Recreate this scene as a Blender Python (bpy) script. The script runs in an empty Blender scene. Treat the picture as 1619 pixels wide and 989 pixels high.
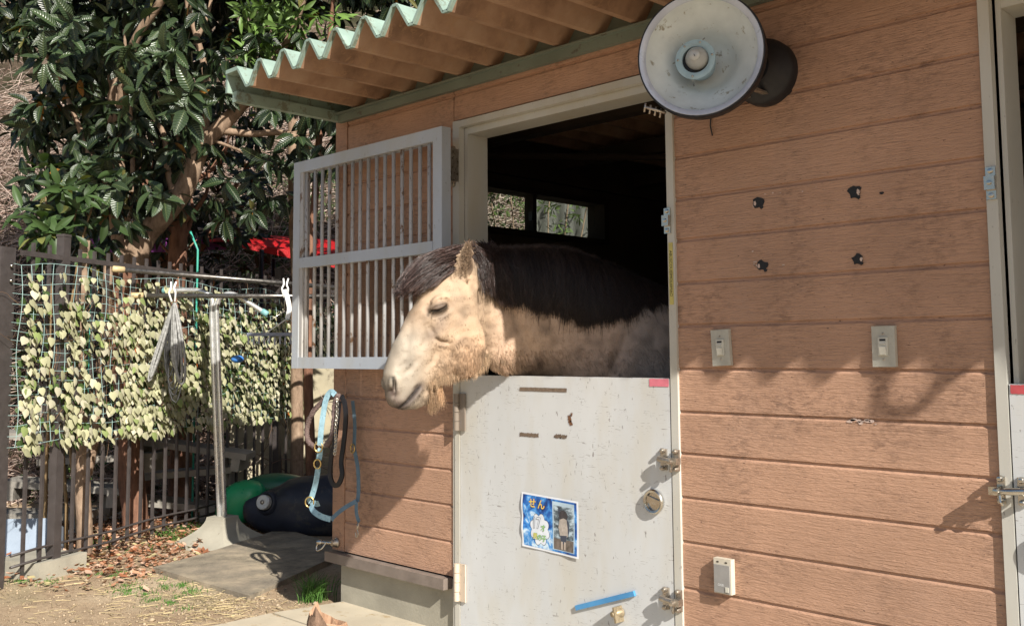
import bpy, bmesh, math, random
import numpy as np
from mathutils import Vector, Matrix, kdtree, noise as mnoise

random.seed(7); rng = np.random.default_rng(7)
scene = bpy.context.scene
col = scene.collection

# ------------------------------------------------------------------ camera, sky, sun, exposure
cam_d = bpy.data.cameras.new('camera'); cam = bpy.data.objects.new('camera', cam_d); col.objects.link(cam)
CR = Vector((0.70894282, 0.70523532, -0.00657501)); CU = Vector((0.06589618, -0.05695489, 0.9961997)); CV = Vector((-0.70218073, 0.70668189, 0.08685007))
cam.matrix_world = Matrix(((CR.x, CU.x, -CV.x, 0), (CR.y, CU.y, -CV.y, 0), (CR.z, CU.z, -CV.z, 1.18), (0, 0, 0, 1)))
cam_d.sensor_width = 36; cam_d.lens = 34.69; cam_d.shift_x = 0; cam_d.shift_y = -0.045
cam_d.clip_start = 0.05; cam_d.clip_end = 500
scene.camera = cam
SUN = Vector((-2.9, 1.0, -2.07)).normalized()          # the way the light travels
elev = math.asin(-SUN.z)
w = bpy.data.worlds.new('World'); scene.world = w; w.use_nodes = True
nt = w.node_tree; nt.nodes.clear()
sky = nt.nodes.new('ShaderNodeTexSky'); sky.sky_type = 'NISHITA'; sky.sun_disc = False
sky.sun_elevation = elev; sky.sun_rotation = math.atan2(-SUN.x, -SUN.y)
sky.air_density = 1.0; sky.dust_density = 1.0; sky.ozone_density = 1.0
bg = nt.nodes.new('ShaderNodeBackground'); bg.inputs[1].default_value = 0.066
ow = nt.nodes.new('ShaderNodeOutputWorld')
nt.links.new(sky.outputs[0], bg.inputs[0]); nt.links.new(bg.outputs[0], ow.inputs[0])
sd = bpy.data.lights.new('sun', 'SUN'); sd.energy = 5.0; sd.angle = math.radians(0.5); sd.color = (1.0, 0.95, 0.86)
so = bpy.data.objects.new('sun', sd); col.objects.link(so)
so.rotation_euler = SUN.to_track_quat('-Z', 'Y').to_euler(); so.location = (5, -5, 8)
vs = scene.view_settings; vs.view_transform = 'Standard'; vs.look = 'None'; vs.gamma = 1; vs.use_curve_mapping = False
vs.exposure = 0.74

# ------------------------------------------------------------------ materials
class N:
    def __init__(s, name):
        s.m = bpy.data.materials.new(name); s.m.use_nodes = True; s.t = s.m.node_tree; s.t.nodes.clear()
        s.o = s.new('ShaderNodeOutputMaterial'); s.b = s.new('ShaderNodeBsdfPrincipled'); s.link(s.b.outputs[0], s.o.inputs[0])
        s.tc = s.new('ShaderNodeTexCoord')
    def new(s, t): return s.t.nodes.new(t)
    def link(s, a, b): s.t.links.new(a, b)
    def vec(s, scale=(1, 1, 1), src='Object'):
        mp = s.new('ShaderNodeMapping'); mp.inputs['Scale'].default_value = scale; s.link(s.tc.outputs[src], mp.inputs[0]); return mp.outputs[0]
    def noise(s, scale, detail=4, rough=.6, stretch=(1, 1, 1), src='Object', dist=0):
        n = s.new('ShaderNodeTexNoise'); n.inputs['Scale'].default_value = scale; n.inputs['Detail'].default_value = detail
        n.inputs['Roughness'].default_value = rough; n.inputs['Distortion'].default_value = dist; s.link(s.vec(stretch, src), n.inputs['Vector']); return n.outputs['Fac']
    def ramp(s, fac, stops):
        r = s.new('ShaderNodeValToRGB'); e = r.color_ramp.elements
        while len(e) < len(stops): e.new(.5)
        for i, (p, c) in enumerate(stops):
            e[i].position = p; e[i].color = (c, c, c, 1) if isinstance(c, (int, float)) else (*c, 1)
        s.link(fac, r.inputs[0]); return r.outputs[0]
    def mix(s, fac, a, b, mode='MIX'):
        m = s.new('ShaderNodeMix'); m.data_type = 'RGBA'; m.blend_type = mode
        for v, i in ((fac, 0), (a, 6), (b, 7)):
            if isinstance(v, (int, float)): m.inputs[i].default_value = v if i == 0 else (v, v, v, 1)
            elif isinstance(v, tuple): m.inputs[i].default_value = (*v, 1)
            else: s.link(v, m.inputs[i])
        return m.outputs[2]
    def bump(s, h, strength=.3, dist=.01, normal=None):
        b = s.new('ShaderNodeBump'); b.inputs['Strength'].default_value = strength; b.inputs['Distance'].default_value = dist
        s.link(h, b.inputs['Height'])
        if normal: s.link(normal, b.inputs['Normal'])
        return b.outputs[0]
    def done(s, color=None, rough=.6, metal=0, normal=None, spec=.5, **k):
        for v, i in ((color, 'Base Color'), (rough, 'Roughness'), (metal, 'Metallic'), (spec, 'Specular IOR Level')):
            if v is None: continue
            if isinstance(v, tuple): s.b.inputs[i].default_value = (*v, 1)
            elif isinstance(v, (int, float)): s.b.inputs[i].default_value = v
            else: s.link(v, s.b.inputs[i])
        for kk, v in k.items(): s.b.inputs[kk.replace('_', ' ')].default_value = v
        if normal: s.link(normal, s.b.inputs['Normal'])
        return s.m

def simple(name, c, rough=.5, metal=0, var=.25, scale=12, bump=.15, bscale=60, spec=.5, bd=.004, dirt=None, dirt_at=.62):
    n = N(name); f = n.noise(scale, 5)
    dk = tuple(x * (1 - var) for x in c); lt = tuple(min(1, x * (1 + var * .6)) for x in c)
    cc = n.ramp(f, [(.3, dk), (.7, lt)])
    if dirt: cc = n.mix(n.ramp(n.noise(scale * 3.1, 6, .7), [(dirt_at, 0), (dirt_at + .06, 1)]), cc, dirt)
    return n.done(cc, n.ramp(n.noise(scale * 2, 3), [(.3, max(0, rough - .12)), (.7, min(1, rough + .12))]), metal, n.bump(n.noise(bscale, 4), bump, bd), spec)

def siding_mat(name, base):
    n = N(name)
    grain = n.noise(1.0, 5, .62, (14, 14, 150), dist=.6)
    grain2 = n.noise(1.0, 3, .5, (60, 60, 330))
    blot = n.noise(1.0, 4, .6, (2.2, 2.2, 3.2)); fine = n.noise(70, 4, .7)
    dk = tuple(x * .82 for x in base); lt = tuple(x * 1.1 for x in base)
    c = n.ramp(blot, [(.3, dk), (.7, lt)])
    c = n.mix(n.ramp(grain, [(.30, .75), (.42, 0)]), c, tuple(x * .78 for x in base))
    dirt = n.mix(1, n.ramp(n.noise(1, 4, .65, (3, 3, 2.6)), [(.44, 0), (.66, 1)]), n.ramp(n.noise(1.0, 6, .75, (24, 24, 50)), [(.46, 0), (.60, 1)]), 'MULTIPLY')
    c = n.mix(n.mix(1, dirt, .78, 'MULTIPLY'), c, (.15, .085, .058))
    c = n.mix(n.ramp(n.noise(1.0, 1, .4, (.25, .25, 6.7)), [(.35, .16), (.6, 0)]), c, tuple(x * .72 for x in base)); c = n.mix(n.ramp(n.noise(1.0, 5, .65, (1.4, 1.4, .7)), [(.52, 0), (.7, .35)]), c, (.40, .27, .21))
    spots = n.ramp(n.noise(1.0, 3, .6, (55, 55, 150)), [(.665, 0), (.70, 1)])
    c = n.mix(n.mix(1, spots, .8, 'MULTIPLY'), c, (.07, .035, .025))
    b1 = n.bump(grain, .9, .0055); b2 = n.bump(grain2, .7, .0026, b1); b3 = n.bump(fine, .3, .0016, b2)
    return n.done(c, .62, 0, b3, .35)

def painted_metal(name, base, rust=(.16, .08, .04), amount=.66, rough=.45, chips=.70, streak=True, scr=(.2, .18, .17)):
    n = N(name)
    blot = n.noise(1, 4, .6, (2.5, 2.5, 1.3))
    c = n.ramp(blot, [(.3, tuple(x * .9 for x in base)), (.7, tuple(min(1, x * 1.05) for x in base))])
    yel = n.mix(1, n.ramp(n.noise(1, 5, .6, (5, 5, 1.7)), [(.45, 0), (.7, 1)]), .5, 'MULTIPLY')
    c = n.mix(yel, c, tuple(x * y for x, y in zip(base, (.86, .76, .58))))
    sp = n.ramp(n.noise(1, 4, .7, (75, 75, 26)), [(chips, 0), (chips + .03, 1)])
    c = n.mix(n.mix(1, sp, .8, 'MULTIPLY'), c, scr)
    if streak:
        wv = n.noise(1, 2, .5, (16, 16, 150), dist=2.2); wm = n.noise(1, 3, .6, (4, 4, 5))
        ln = n.mix(1, n.ramp(wv, [(.655, 0), (.675, 1)]), n.ramp(wm, [(.46, 0), (.56, 1)]), 'MULTIPLY')
        c = n.mix(n.mix(1, ln, .75, 'MULTIPLY'), c, scr)
    rs = n.ramp(n.noise(1, 7, .72, (9, 9, 7)), [(amount, 0), (amount + .05, 1)])
    c = n.mix(rs, c, rust)
    b = n.bump(n.noise(1, 3, .5, (5, 5, 5)), .12, .006); b = n.bump(n.noise(240, 3), .08, .001, b)
    return n.done(c, n.ramp(blot, [(.3, rough - .08), (.7, rough + .1)]), 0, b, .4)

def attr_mat(name, rough=.5, spec=.4, bump=.0, bs=200, trans=0.0, vein=False, sss=0):
    n = N(name); a = n.new('ShaderNodeAttribute'); a.attribute_name = 'Col'
    c = a.outputs['Color']
    nrm = None
    if vein:
        uv = n.new('ShaderNodeUVMap'); sp = n.new('ShaderNodeSeparateXYZ'); n.link(uv.outputs[0], sp.inputs[0])
        ab = n.new('ShaderNodeMath'); ab.operation = 'ABSOLUTE'; n.link(sp.outputs[0], ab.inputs[0])
        ml = n.new('ShaderNodeMath'); ml.operation = 'MULTIPLY_ADD'; ml.inputs[1].default_value = -7.0; n.link(ab.outputs[0], ml.inputs[0])
        m2 = n.new('ShaderNodeMath'); m2.operation = 'MULTIPLY'; m2.inputs[1].default_value = 70; n.link(sp.outputs[1], m2.inputs[0])
        n.link(m2.outputs[0], ml.inputs[2])
        sn = n.new('ShaderNodeMath'); sn.operation = 'SINE'; n.link(ml.outputs[0], sn.inputs[0])
        nrm = n.bump(sn.outputs[0], .55, .0022)
        mid = n.ramp(ab.outputs[0], [(.03, 1), (.09, 0)])
        c = n.mix(n.mix(1, mid, .5, 'MULTIPLY'), c, (.16, .19, .07))
        vr = n.ramp(sn.outputs[0], [(.8, 0), (1, 1)])
        c = n.mix(n.mix(1, vr, .22, 'MULTIPLY'), c, (.13, .17, .07))
    elif bump: nrm = n.bump(n.noise(bs, 4), bump, .003)
    m = n.done(c, rough, 0, nrm, spec)
    if trans:
        tl = n.new('ShaderNodeBsdfTranslucent'); mx = n.new('ShaderNodeMixShader'); mx.inputs[0].default_value = trans
        br = n.mix(1, c, (1.0, 1.15, .45), 'MULTIPLY'); n.link(br, tl.inputs[0])
        n.link(n.b.outputs[0], mx.inputs[1]); n.link(tl.outputs[0], mx.inputs[2]); n.link(mx.outputs[0], n.o.inputs[0])
    return m

M = {}
M['siding'] = siding_mat('siding', (.465, .275, .184))
M['trim'] = siding_mat('corner_board', (.46, .262, .17))
M['door'] = painted_metal('door_paint', (.565, .575, .58), chips=.65, amount=.75)
M['frame'] = painted_metal('frame_paint', (.50, .485, .44), chips=.67, amount=.68, rust=(.13, .09, .06), streak=False)
M['grille'] = painted_metal('grille_paint', (.42, .46, .52), chips=.66, amount=.80, streak=False)
M['bar'] = painted_metal('bar_paint', (.42, .42, .43), chips=.60, amount=.58, rust=(.14, .07, .03), streak=False)
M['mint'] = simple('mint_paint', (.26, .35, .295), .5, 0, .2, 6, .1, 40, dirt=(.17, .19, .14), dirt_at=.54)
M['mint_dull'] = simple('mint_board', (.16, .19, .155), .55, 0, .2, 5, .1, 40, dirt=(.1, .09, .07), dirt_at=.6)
n = N('roof_underside'); f = n.noise(1, 6, .65, (5, 5, 5)); c = n.ramp(f, [(.28, (.20, .118, .074)), (.5, (.36, .225, .145)), (.72, (.46, .32, .22))])
ring = n.ramp(n.noise(1, 4, .7, (9, 9, 9), dist=1.5), [(.57, 0), (.62, .6), (.67, 0)]); c = n.mix(ring, c, (.42, .26, .15))
M['under'] = n.done(c, .6, 0, n.bump(n.noise(90, 4), .15, .002), .3)
M['concrete'] = simple('concrete', (.34, .315, .255), .85, 0, .2, 5, .35, 90, .2, dirt=(.16, .13, .09), dirt_at=.66)
M['slab'] = simple('slab_concrete', (.50, .435, .33), .9, 0, .16, 3.5, .3, 120, .2, dirt=(.36, .27, .16), dirt_at=.58)
M['ledge'] = simple('weathered_ledge', (.21, .17, .145), .6, .1, .2, 14, .15, 80, .4)
M['steel'] = simple('stainless_steel', (.55, .52, .47), .22, 1, .15, 30, .05, 90, dirt=(.32, .25, .18), dirt_at=.66)
M['clean'] = simple('polished_steel', (.66, .66, .65), .28, .7, .06, 9, .03, 60)
M['dullsteel'] = simple('worn_steel', (.44, .39, .33), .35, .85, .3, 40, .12, 90, dirt=(.16, .09, .05), dirt_at=.62)
M['hinge'] = painted_metal('hinge_paint', (.55, .45, .35), chips=.62, amount=.62, rust=(.2, .12, .07), streak=False)
M['hinge_grey'] = painted_metal('hinge_grey', (.22, .19, .17), chips=.62, amount=.62, rust=(.3, .14, .08), streak=False)
M['black'] = simple('black_paint', (.008, .008, .011), .55, 0, .3, 25, .12, 60, dirt=(.04, .04, .038), dirt_at=.66)
M['pole'] = simple('tarnished_tube', (.13, .12, .11), .32, .75, .3, 20, .08, 60)
M['fence'] = simple('brown_powder_coat', (.056, .047, .045), .5, 0, .2, 14, .1, 60)
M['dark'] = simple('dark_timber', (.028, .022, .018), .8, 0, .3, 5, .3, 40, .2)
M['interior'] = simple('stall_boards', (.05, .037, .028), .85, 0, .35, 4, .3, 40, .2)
M['trunk'] = None
n = N('tree_bark'); f = n.noise(1, 6, .7, (22, 22, 9)); c = n.ramp(f, [(.3, (.11, .075, .05)), (.5, (.26, .18, .125)), (.75, (.38, .28, .2))])
M['bark'] = n.done(c, .85, 0, n.bump(f, .6, .012), .2)
n = N('red_bark'); f = n.noise(1, 6, .7, (22, 22, 7)); c = n.ramp(f, [(.3, (.09, .045, .03)), (.7, (.27, .14, .09))])
M['bark2'] = n.done(c, .85, 0, n.bump(f, .6, .012), .2)
M['leaf'] = attr_mat('loquat_leaf', .33, .55, trans=.10, vein=True)
M['leaf_soft'] = attr_mat('soft_leaf', .45, .35, trans=.22)
M['ivy'] = attr_mat('ivy_leaf', .55, .3, trans=.18)
M['litter'] = attr_mat('dry_leaf', .7, .25, trans=.1)
M['twig'] = attr_mat('twig', .85, .15)
M['hair'] = attr_mat('hair', .34, .45)
M['fur'] = attr_mat('fur', .62, .25)

# ------------------------------------------------------------------ object helpers
def tag(o, label=None, cat=None, group=None, kind=None):
    if label: o['label'] = label
    if cat: o['category'] = cat
    if group: o['group'] = group
    if kind: o['kind'] = kind
    return o
def thing(name, label, cat, loc=(0, 0, 0), group=None):
    o = bpy.data.objects.new(name, None); o.empty_display_size = .1; col.objects.link(o); o.location = loc
    return tag(o, label, cat, group)
def wloc(p):
    v = Vector((0, 0, 0))
    while p is not None: v += p.location; p = p.parent
    return v
def finish(name, me, mats, parent=None, smooth=None, loc=None):
    """world-space mesh -> linked object under parent"""
    if not isinstance(mats, (list, tuple)): mats = [mats]
    for m in mats: me.materials.append(m)
    o = bpy.data.objects.new(name, me); col.objects.link(o)
    off = wloc(parent) if parent else Vector(loc or (0, 0, 0))
    if parent: o.parent = parent
    elif loc: o.location = loc
    if off.length > 0: me.transform(Matrix.Translation(-off))
    if smooth is not None:
        me.polygons.foreach_set('use_smooth', [True] * len(me.polygons))
        if smooth < 180:
            me.set_sharp_from_angle(angle=math.radians(smooth))
    return o
def part(name, bm, mats, parent=None, smooth=None, bevel=0, loc=None, seg=1):
    if bevel: bmesh.ops.bevel(bm, geom=[e for e in bm.edges if len(e.link_faces) == 2 and e.calc_face_angle(0) > .5], offset=bevel, segments=seg, profile=.5, affect='EDGES', clamp_overlap=True)
    bmesh.ops.recalc_face_normals(bm, faces=bm.faces)
    me = bpy.data.meshes.new(name); bm.to_mesh(me); bm.free()
    return finish(name, me, mats, parent, smooth, loc)
def box(bm, x0, x1, y0, y1, z0, z1, mi=0, R=None, c=None):
    vs_ = [Vector((x, y, z)) for z in (z0, z1) for y in (y0, y1) for x in (x0, x1)]
    if R is not None: vs_ = [R @ v + Vector(c) for v in vs_]
    v = [bm.verts.new(p) for p in vs_]
    for q in ((0, 2, 3, 1), (4, 5, 7, 6), (0, 1, 5, 4), (2, 6, 7, 3), (0, 4, 6, 2), (1, 3, 7, 5)):
        f = bm.faces.new([v[i] for i in q]); f.material_index = mi
    return v
def B(*a, **k): bm = bmesh.new(); box(bm, *a, **k); return bm
def obox(bm, c, u, sizes, mi=0):
    """box centred c with x-axis along u (horizontal), sizes (lx,ly,lz)"""
    a = math.atan2(u[1], u[0]); R = Matrix.Rotation(a, 3, 'Z'); lx, ly, lz = [s / 2 for s in sizes]
    return box(bm, -lx, lx, -ly, ly, -lz, lz, mi, R, c)
def frames(P):
    P = [Vector(p) for p in P]; T = []
    for i in range(len(P)):
        a = P[max(0, i - 1)]; b = P[min(len(P) - 1, i + 1)]; T.append((b - a).normalized())
    up = Vector((0, 0, 1)) if abs(T[0].z) < .9 else Vector((0, 1, 0))
    Nn = T[0].cross(up).normalized(); out = []
    for i, t in enumerate(T):
        Nn = (Nn - t * Nn.dot(t)).normalized(); out.append((P[i], t, Nn, t.cross(Nn)))
    return out
def tube(bm, P, r, n=8, cap=True, mi=0, flat=1.0):
    F = frames(P); rs = r if isinstance(r, (list, tuple)) else [r] * len(F); rings = []
    for (p, t, a, b), rr in zip(F, rs):
        rings.append([bm.verts.new(p + a * math.cos(2 * math.pi * k / n) * rr + b * math.sin(2 * math.pi * k / n) * rr * flat) for k in range(n)])
    for i in range(len(rings) - 1):
        for k in range(n):
            f = bm.faces.new([rings[i][k], rings[i][(k + 1) % n], rings[i + 1][(k + 1) % n], rings[i + 1][k]]); f.material_index = mi; f.smooth = True
    if cap:
        for rg in (rings[0][::-1], rings[-1]):
            f = bm.faces.new(rg); f.material_index = mi
def spline(P, n=6):
    P = [Vector(p) for p in P]; out = []
    for i in range(len(P) - 1):
        p0 = P[max(0, i - 1)]; p1 = P[i]; p2 = P[i + 1]; p3 = P[min(len(P) - 1, i + 2)]
        for k in range(n):
            t = k / n; out.append(.5 * ((2 * p1) + (p2 - p0) * t + (2 * p0 - 5 * p1 + 4 * p2 - p3) * t * t + (3 * p1 - p0 - 3 * p2 + p3) * t ** 3))
    out.append(P[-1]); return out
def lathe(bm, prof, o, ax, n=48, mi=0, mis=None, closed=False):
    ax = Vector(ax).normalized(); up = Vector((0, 0, 1)) if abs(ax.z) < .9 else Vector((1, 0, 0)); a = ax.cross(up).normalized(); b = ax.cross(a); o = Vector(o)
    rings = []
    for r, h in prof:
        if r < 1e-5: rings.append([bm.verts.new(o + ax * h)])
        else: rings.append([bm.verts.new(o + ax * h + (a * math.cos(2 * math.pi * k / n) + b * math.sin(2 * math.pi * k / n)) * r) for k in range(n)])
    for i in range(len(rings) - 1):
        A, C = rings[i], rings[i + 1]; m_ = mis[i] if mis else mi
        for k in range(n):
            k2 = (k + 1) % n
            q = [A[0], C[k], C[k2]] if len(A) == 1 else ([A[k], A[k2], C[0]] if len(C) == 1 else [A[k], A[k2], C[k2], C[k]])
            if len(A) == 1 and len(C) == 1: continue
            f = bm.faces.new(q); f.material_index = m_; f.smooth = True
def npmesh(name, V, F, mats, parent=None, cols=None, uvs=None, smooth=True, loc=None):
    """V (n,3), F (m,k) arrays"""
    me = bpy.data.meshes.new(name); V = np.asarray(V, dtype=np.float32); F = np.asarray(F, dtype=np.int32); k = F.shape[1]
    me.vertices.add(len(V)); me.vertices.foreach_set('co', V.ravel())
    me.loops.add(F.size); me.loops.foreach_set('vertex_index', F.ravel())
    me.polygons.add(len(F)); me.polygons.foreach_set('loop_start', np.arange(0, F.size, k, dtype=np.int32)); me.polygons.foreach_set('loop_total', np.full(len(F), k, dtype=np.int32))
    me.update(calc_edges=True)
    if cols is not None:
        a = me.color_attributes.new('Col', 'FLOAT_COLOR', 'POINT'); c4 = np.ones((len(V), 4), dtype=np.float32); c4[:, :3] = cols; a.data.foreach_set('color', c4.ravel())
    if uvs is not None:
        u = me.uv_layers.new(name='UVMap'); u.data.foreach_set('uv', np.asarray(uvs, dtype=np.float32)[F.ravel()].ravel())
    if smooth: me.polygons.foreach_set('use_smooth', np.ones(len(F), dtype=bool))
    me.validate(); return finish(name, me, mats, parent, None, loc)
def scatter(name, tv, tf, mats3, locs, cols, mat, parent=None, uv=None, jitter=None, loc=None):
    """instances baked into one mesh: tv (m,3) template, mats3 (n,3,3), locs (n,3), cols (n,3)"""
    n_ = len(locs); m_ = len(tv)
    V = np.einsum('nij,mj->nmi', mats3, tv) + locs[:, None, :]
    F = (tf[None] + (np.arange(n_) * m_)[:, None, None]).reshape(-1, tf.shape[1])
    C = np.repeat(cols, m_, axis=0)
    U = np.tile(uv, (n_, 1)) if uv is not None else None
    return npmesh(name, V.reshape(-1, 3), F, mat, parent, C, U, True, loc)
def strands(name, P, rad, cols, mat, parent=None):
    """P (n,k,3) strand points, rad (k,) or (n,k), cols (n,3) or (n,k,3): thin three-sided hairs"""
    n_, k, _ = P.shape
    T = np.gradient(P, axis=1); T /= np.linalg.norm(T, axis=2, keepdims=True) + 1e-9
    ref = np.array([.31, -.77, .55]); A = np.cross(T, ref); A /= np.linalg.norm(A, axis=2, keepdims=True) + 1e-9; Bv = np.cross(T, A)
    rad = np.broadcast_to(rad, (n_, k))[..., None]
    rings = [P + (A * math.cos(a) + Bv * math.sin(a)) * rad for a in (0, 2.0944, 4.18879)]
    V = np.stack(rings, axis=2).reshape(-1, 3)
    base = (np.arange(n_) * k * 3)[:, None, None] + (np.arange(k - 1) * 3)[None, :, None]
    F = []
    for a, b in ((0, 1), (1, 2), (2, 0)): F.append(np.stack([base[..., 0] + a, base[..., 0] + b, base[..., 0] + 3 + b, base[..., 0] + 3 + a], axis=-1).reshape(-1, 4))
    C = cols if cols.ndim == 3 else np.repeat(cols[:, None, :], k, axis=1)
    C = np.repeat(C, 3, axis=1).reshape(-1, 3)
    return npmesh(name, V, np.concatenate(F), mat, parent, C)
def norm(a): return a / (np.linalg.norm(a, axis=-1, keepdims=True) + 1e-9)
def basis(xa, nn):
    """rows->columns matrices with x along xa, z approx nn"""
    x = norm(xa); y = norm(np.cross(nn, x)); z = np.cross(x, y); return np.stack([x, y, z], axis=-1)
# ------------------------------------------------------------------ ground, slab, hill
def gh(x, y):
    return -.03 + .018 * mnoise.noise(Vector((x * 1.3, y * 1.3, 0))) + .008 * mnoise.noise(Vector((x * 6, y * 6, 3)))
def axis(a, b, lo, hi, st):
    v = list(np.arange(a, b, st)); s = st; x = b
    while x < hi: s *= 1.35; x += s; v.append(x)
    s = st; x = a; pre = []
    while x > lo: s *= 1.35; x -= s; pre.append(x)
    return pre[::-1] + v
xs = axis(-8.0, -2.5, -150, 150, .045); ys = axis(.8, 5.5, -150, 150, .045)
bm = bmesh.new(); g = [[bm.verts.new((x, y, gh(x, y) if x < -2 else -.05)) for x in xs] for y in ys]
for j in range(len(ys) - 1):
    for i in range(len(xs) - 1): bm.faces.new((g[j][i], g[j][i + 1], g[j + 1][i + 1], g[j + 1][i]))
n = N('sandy_soil'); f = n.noise(1.7, 6, .65); f2 = n.noise(28, 6, .75)
c = n.ramp(f, [(.3, (.30, .21, .135)), (.5, (.41, .305, .20)), (.7, (.50, .40, .275))])
c = n.mix(n.ramp(f2, [(.35, .6), (.5, 0)]), c, (.19, .125, .08)); c = n.mix(n.ramp(n.noise(120, 3, .7), [(.62, 0), (.68, .7)]), c, (.6, .5, .36))
c = n.mix(n.ramp(n.noise(.9, 3), [(.56, 0), (.66, .35)]), c, (.2, .2, .1))
M['soil'] = n.done(c, .95, 0, n.bump(n.noise(55, 6, .8), .7, .012), .15)
tag(part('ground', bm, M['soil'], smooth=180), kind='structure')

bm = bmesh.new()
def slabquad(bm, pts, z0, z1):
    lo = [bm.verts.new((x, y, z0)) for x, y in pts]; hi = [bm.verts.new((x, y, z1)) for x, y in pts]
    bm.faces.new(hi); bm.faces.new(lo[::-1])
    for i in range(len(pts)): bm.faces.new((lo[i], lo[(i + 1) % len(pts)], hi[(i + 1) % len(pts)], hi[i]))
slabquad(bm, [(-4.07, 2.52), (2.4, 2.52), (2.4, 6.2), (-4.0, 6.2), (-4.0, 2.88)], -.12, 0)
slabquad(bm, [(-4.07, 1.0), (2.4, 1.0), (2.4, 2.508), (-4.07, 2.508)], -.12, 0)
tag(part('pavement', bm, M['slab'], bevel=.005), kind='structure')

def hillh(x, y):
    wv = -x * .705 + y * .709; d = wv - 8.2
    if d <= 0: return -.25 + .1 * min(0, d)
    return -.25 + d * .95 * min(1, d / 1.5 + .3) + .35 * mnoise.noise(Vector((x * .5, y * .5, 1))) * min(1, d)
bm = bmesh.new(); gg = []
for i in range(90):
    wv = 7.6 + (i / 89) ** 1.3 * 24; row = []
    for j in range(110):
        a = -22 + j * .42; x = -.705 * wv + .709 * a; y = .709 * wv + .705 * a; row.append(bm.verts.new((x, y, hillh(x, y))))
    gg.append(row)
for i in range(89):
    for j in range(109): bm.faces.new((gg[i][j], gg[i][j + 1], gg[i + 1][j + 1], gg[i + 1][j]))
n = N('hill_soil'); f = n.noise(1.2, 7, .7); c = n.ramp(f, [(.3, (.06, .05, .03)), (.5, (.17, .125, .09)), (.7, (.27, .21, .16))])
c = n.mix(n.ramp(n.noise(.8, 4), [(.5, 0), (.6, .8)]), c, (.035, .045, .018))
M['hill'] = n.done(c, .95, 0, n.bump(n.noise(9, 8, .8), 1, .12), .1)
tag(part('hill', bm, M['hill'], smooth=180), kind='structure')

# ------------------------------------------------------------------ the stable
st = thing('stable_building', 'salmon pink board clad stable with a mint green corrugated roof and grey metal doors', 'stable', (-2, 2.85, 0))  # most positions from here on: worked out from image pixels, kept as numbers
G = [.383, .536, .685, .833, .975, 1.122, 1.272, 1.42, 1.57, 1.715, 1.863, 2.012, 2.16, 2.31]
def siding(bm, x0, x1, z0, z1, y=2.85):
    prof = [(z0, y)]
    for g_ in G:
        if z0 + .02 < g_ < z1 - .02: prof += [(g_ - .011, y), (g_ - .004, y + .006), (g_ + .0035, y + .007), (g_ + .005, y + .0005)]
    prof.append((z1, y)); nx = max(2, int((x1 - x0) / .3)); cols_ = []
    for i in range(nx + 1):
        x = x0 + (x1 - x0) * i / nx; cols_.append([bm.verts.new((x, yy, zz)) for zz, yy in prof])
    for i in range(nx):
        for k in range(len(prof) - 1): bm.faces.new((cols_[i][k], cols_[i + 1][k], cols_[i + 1][k + 1], cols_[i][k + 1]))
    # edge returns
    for cc, s in ((cols_[0], 1), (cols_[-1], -1)):
        bk = [bm.verts.new((v.co.x, y + .016, v.co.z)) for v in cc]
        for k in range(len(cc) - 1): bm.faces.new((cc[k], cc[k + 1], bk[k + 1], bk[k]) if s > 0 else (cc[k + 1], cc[k], bk[k], bk[k + 1]))
    b0 = [bm.verts.new((x0, y + .016, z0)), bm.verts.new((x1, y + .016, z0))]
    bm.faces.new((bm.verts.new((x0, y, z0)), b0[0], b0[1], bm.verts.new((x1, y, z0))))
bm = bmesh.new()
siding(bm, -3.972, -3.188, .24, 2.375)
siding(bm, -3.183, -2.024, 2.196, 2.375)
siding(bm, -2.02, -.977, .24, 2.375); siding(bm, -.972, .24, 2.196, 2.375); siding(bm, .245, 2.35, .24, 2.375)
me_ = part('front_wall', bm, M['siding'], st)
bm = bmesh.new(); box(bm, -4.07, -3.976, 2.846, 2.866, .24, 2.375); part('corner_board', bm, M['trim'], st, bevel=.002)
# structural inner walls (dark boards), side wall with the window opening, back, right, partition
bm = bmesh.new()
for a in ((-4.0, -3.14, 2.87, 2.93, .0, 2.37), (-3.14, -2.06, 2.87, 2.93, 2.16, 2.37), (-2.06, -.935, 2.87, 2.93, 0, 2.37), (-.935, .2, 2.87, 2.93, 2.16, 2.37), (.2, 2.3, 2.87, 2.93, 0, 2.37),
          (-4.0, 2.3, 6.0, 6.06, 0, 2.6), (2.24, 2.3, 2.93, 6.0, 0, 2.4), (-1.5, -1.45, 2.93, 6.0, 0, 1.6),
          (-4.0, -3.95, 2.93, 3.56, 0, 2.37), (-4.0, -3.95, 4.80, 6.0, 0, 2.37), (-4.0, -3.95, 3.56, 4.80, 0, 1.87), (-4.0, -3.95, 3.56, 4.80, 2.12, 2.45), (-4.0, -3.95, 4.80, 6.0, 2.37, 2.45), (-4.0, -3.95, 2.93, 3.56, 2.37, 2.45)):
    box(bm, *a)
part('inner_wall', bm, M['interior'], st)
bm = bmesh.new()
for a in ((-4.06, -4.002, 2.87, 3.56, .24, 2.36), (-4.06, -4.002, 4.80, 6.05, .24, 2.36), (-4.06, -4.002, 3.56, 4.80, .24, 1.87), (-4.06, -4.002, 3.56, 4.80, 2.12, 2.36)): box(bm, *a)
part('side_wall', bm, M['trim'], st)
for a in ((-4.02, -3.19, 2.864, 2.96, -.05, .225), (-2.018, -.98, 2.864, 2.96, -.05, .225), (-4.02, -3.95, 2.962, 6.05, -.05, .225)):
    bm = bmesh.new(); box(bm, *a); part('foundation', bm, M['concrete'], st, bevel=.004)
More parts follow.
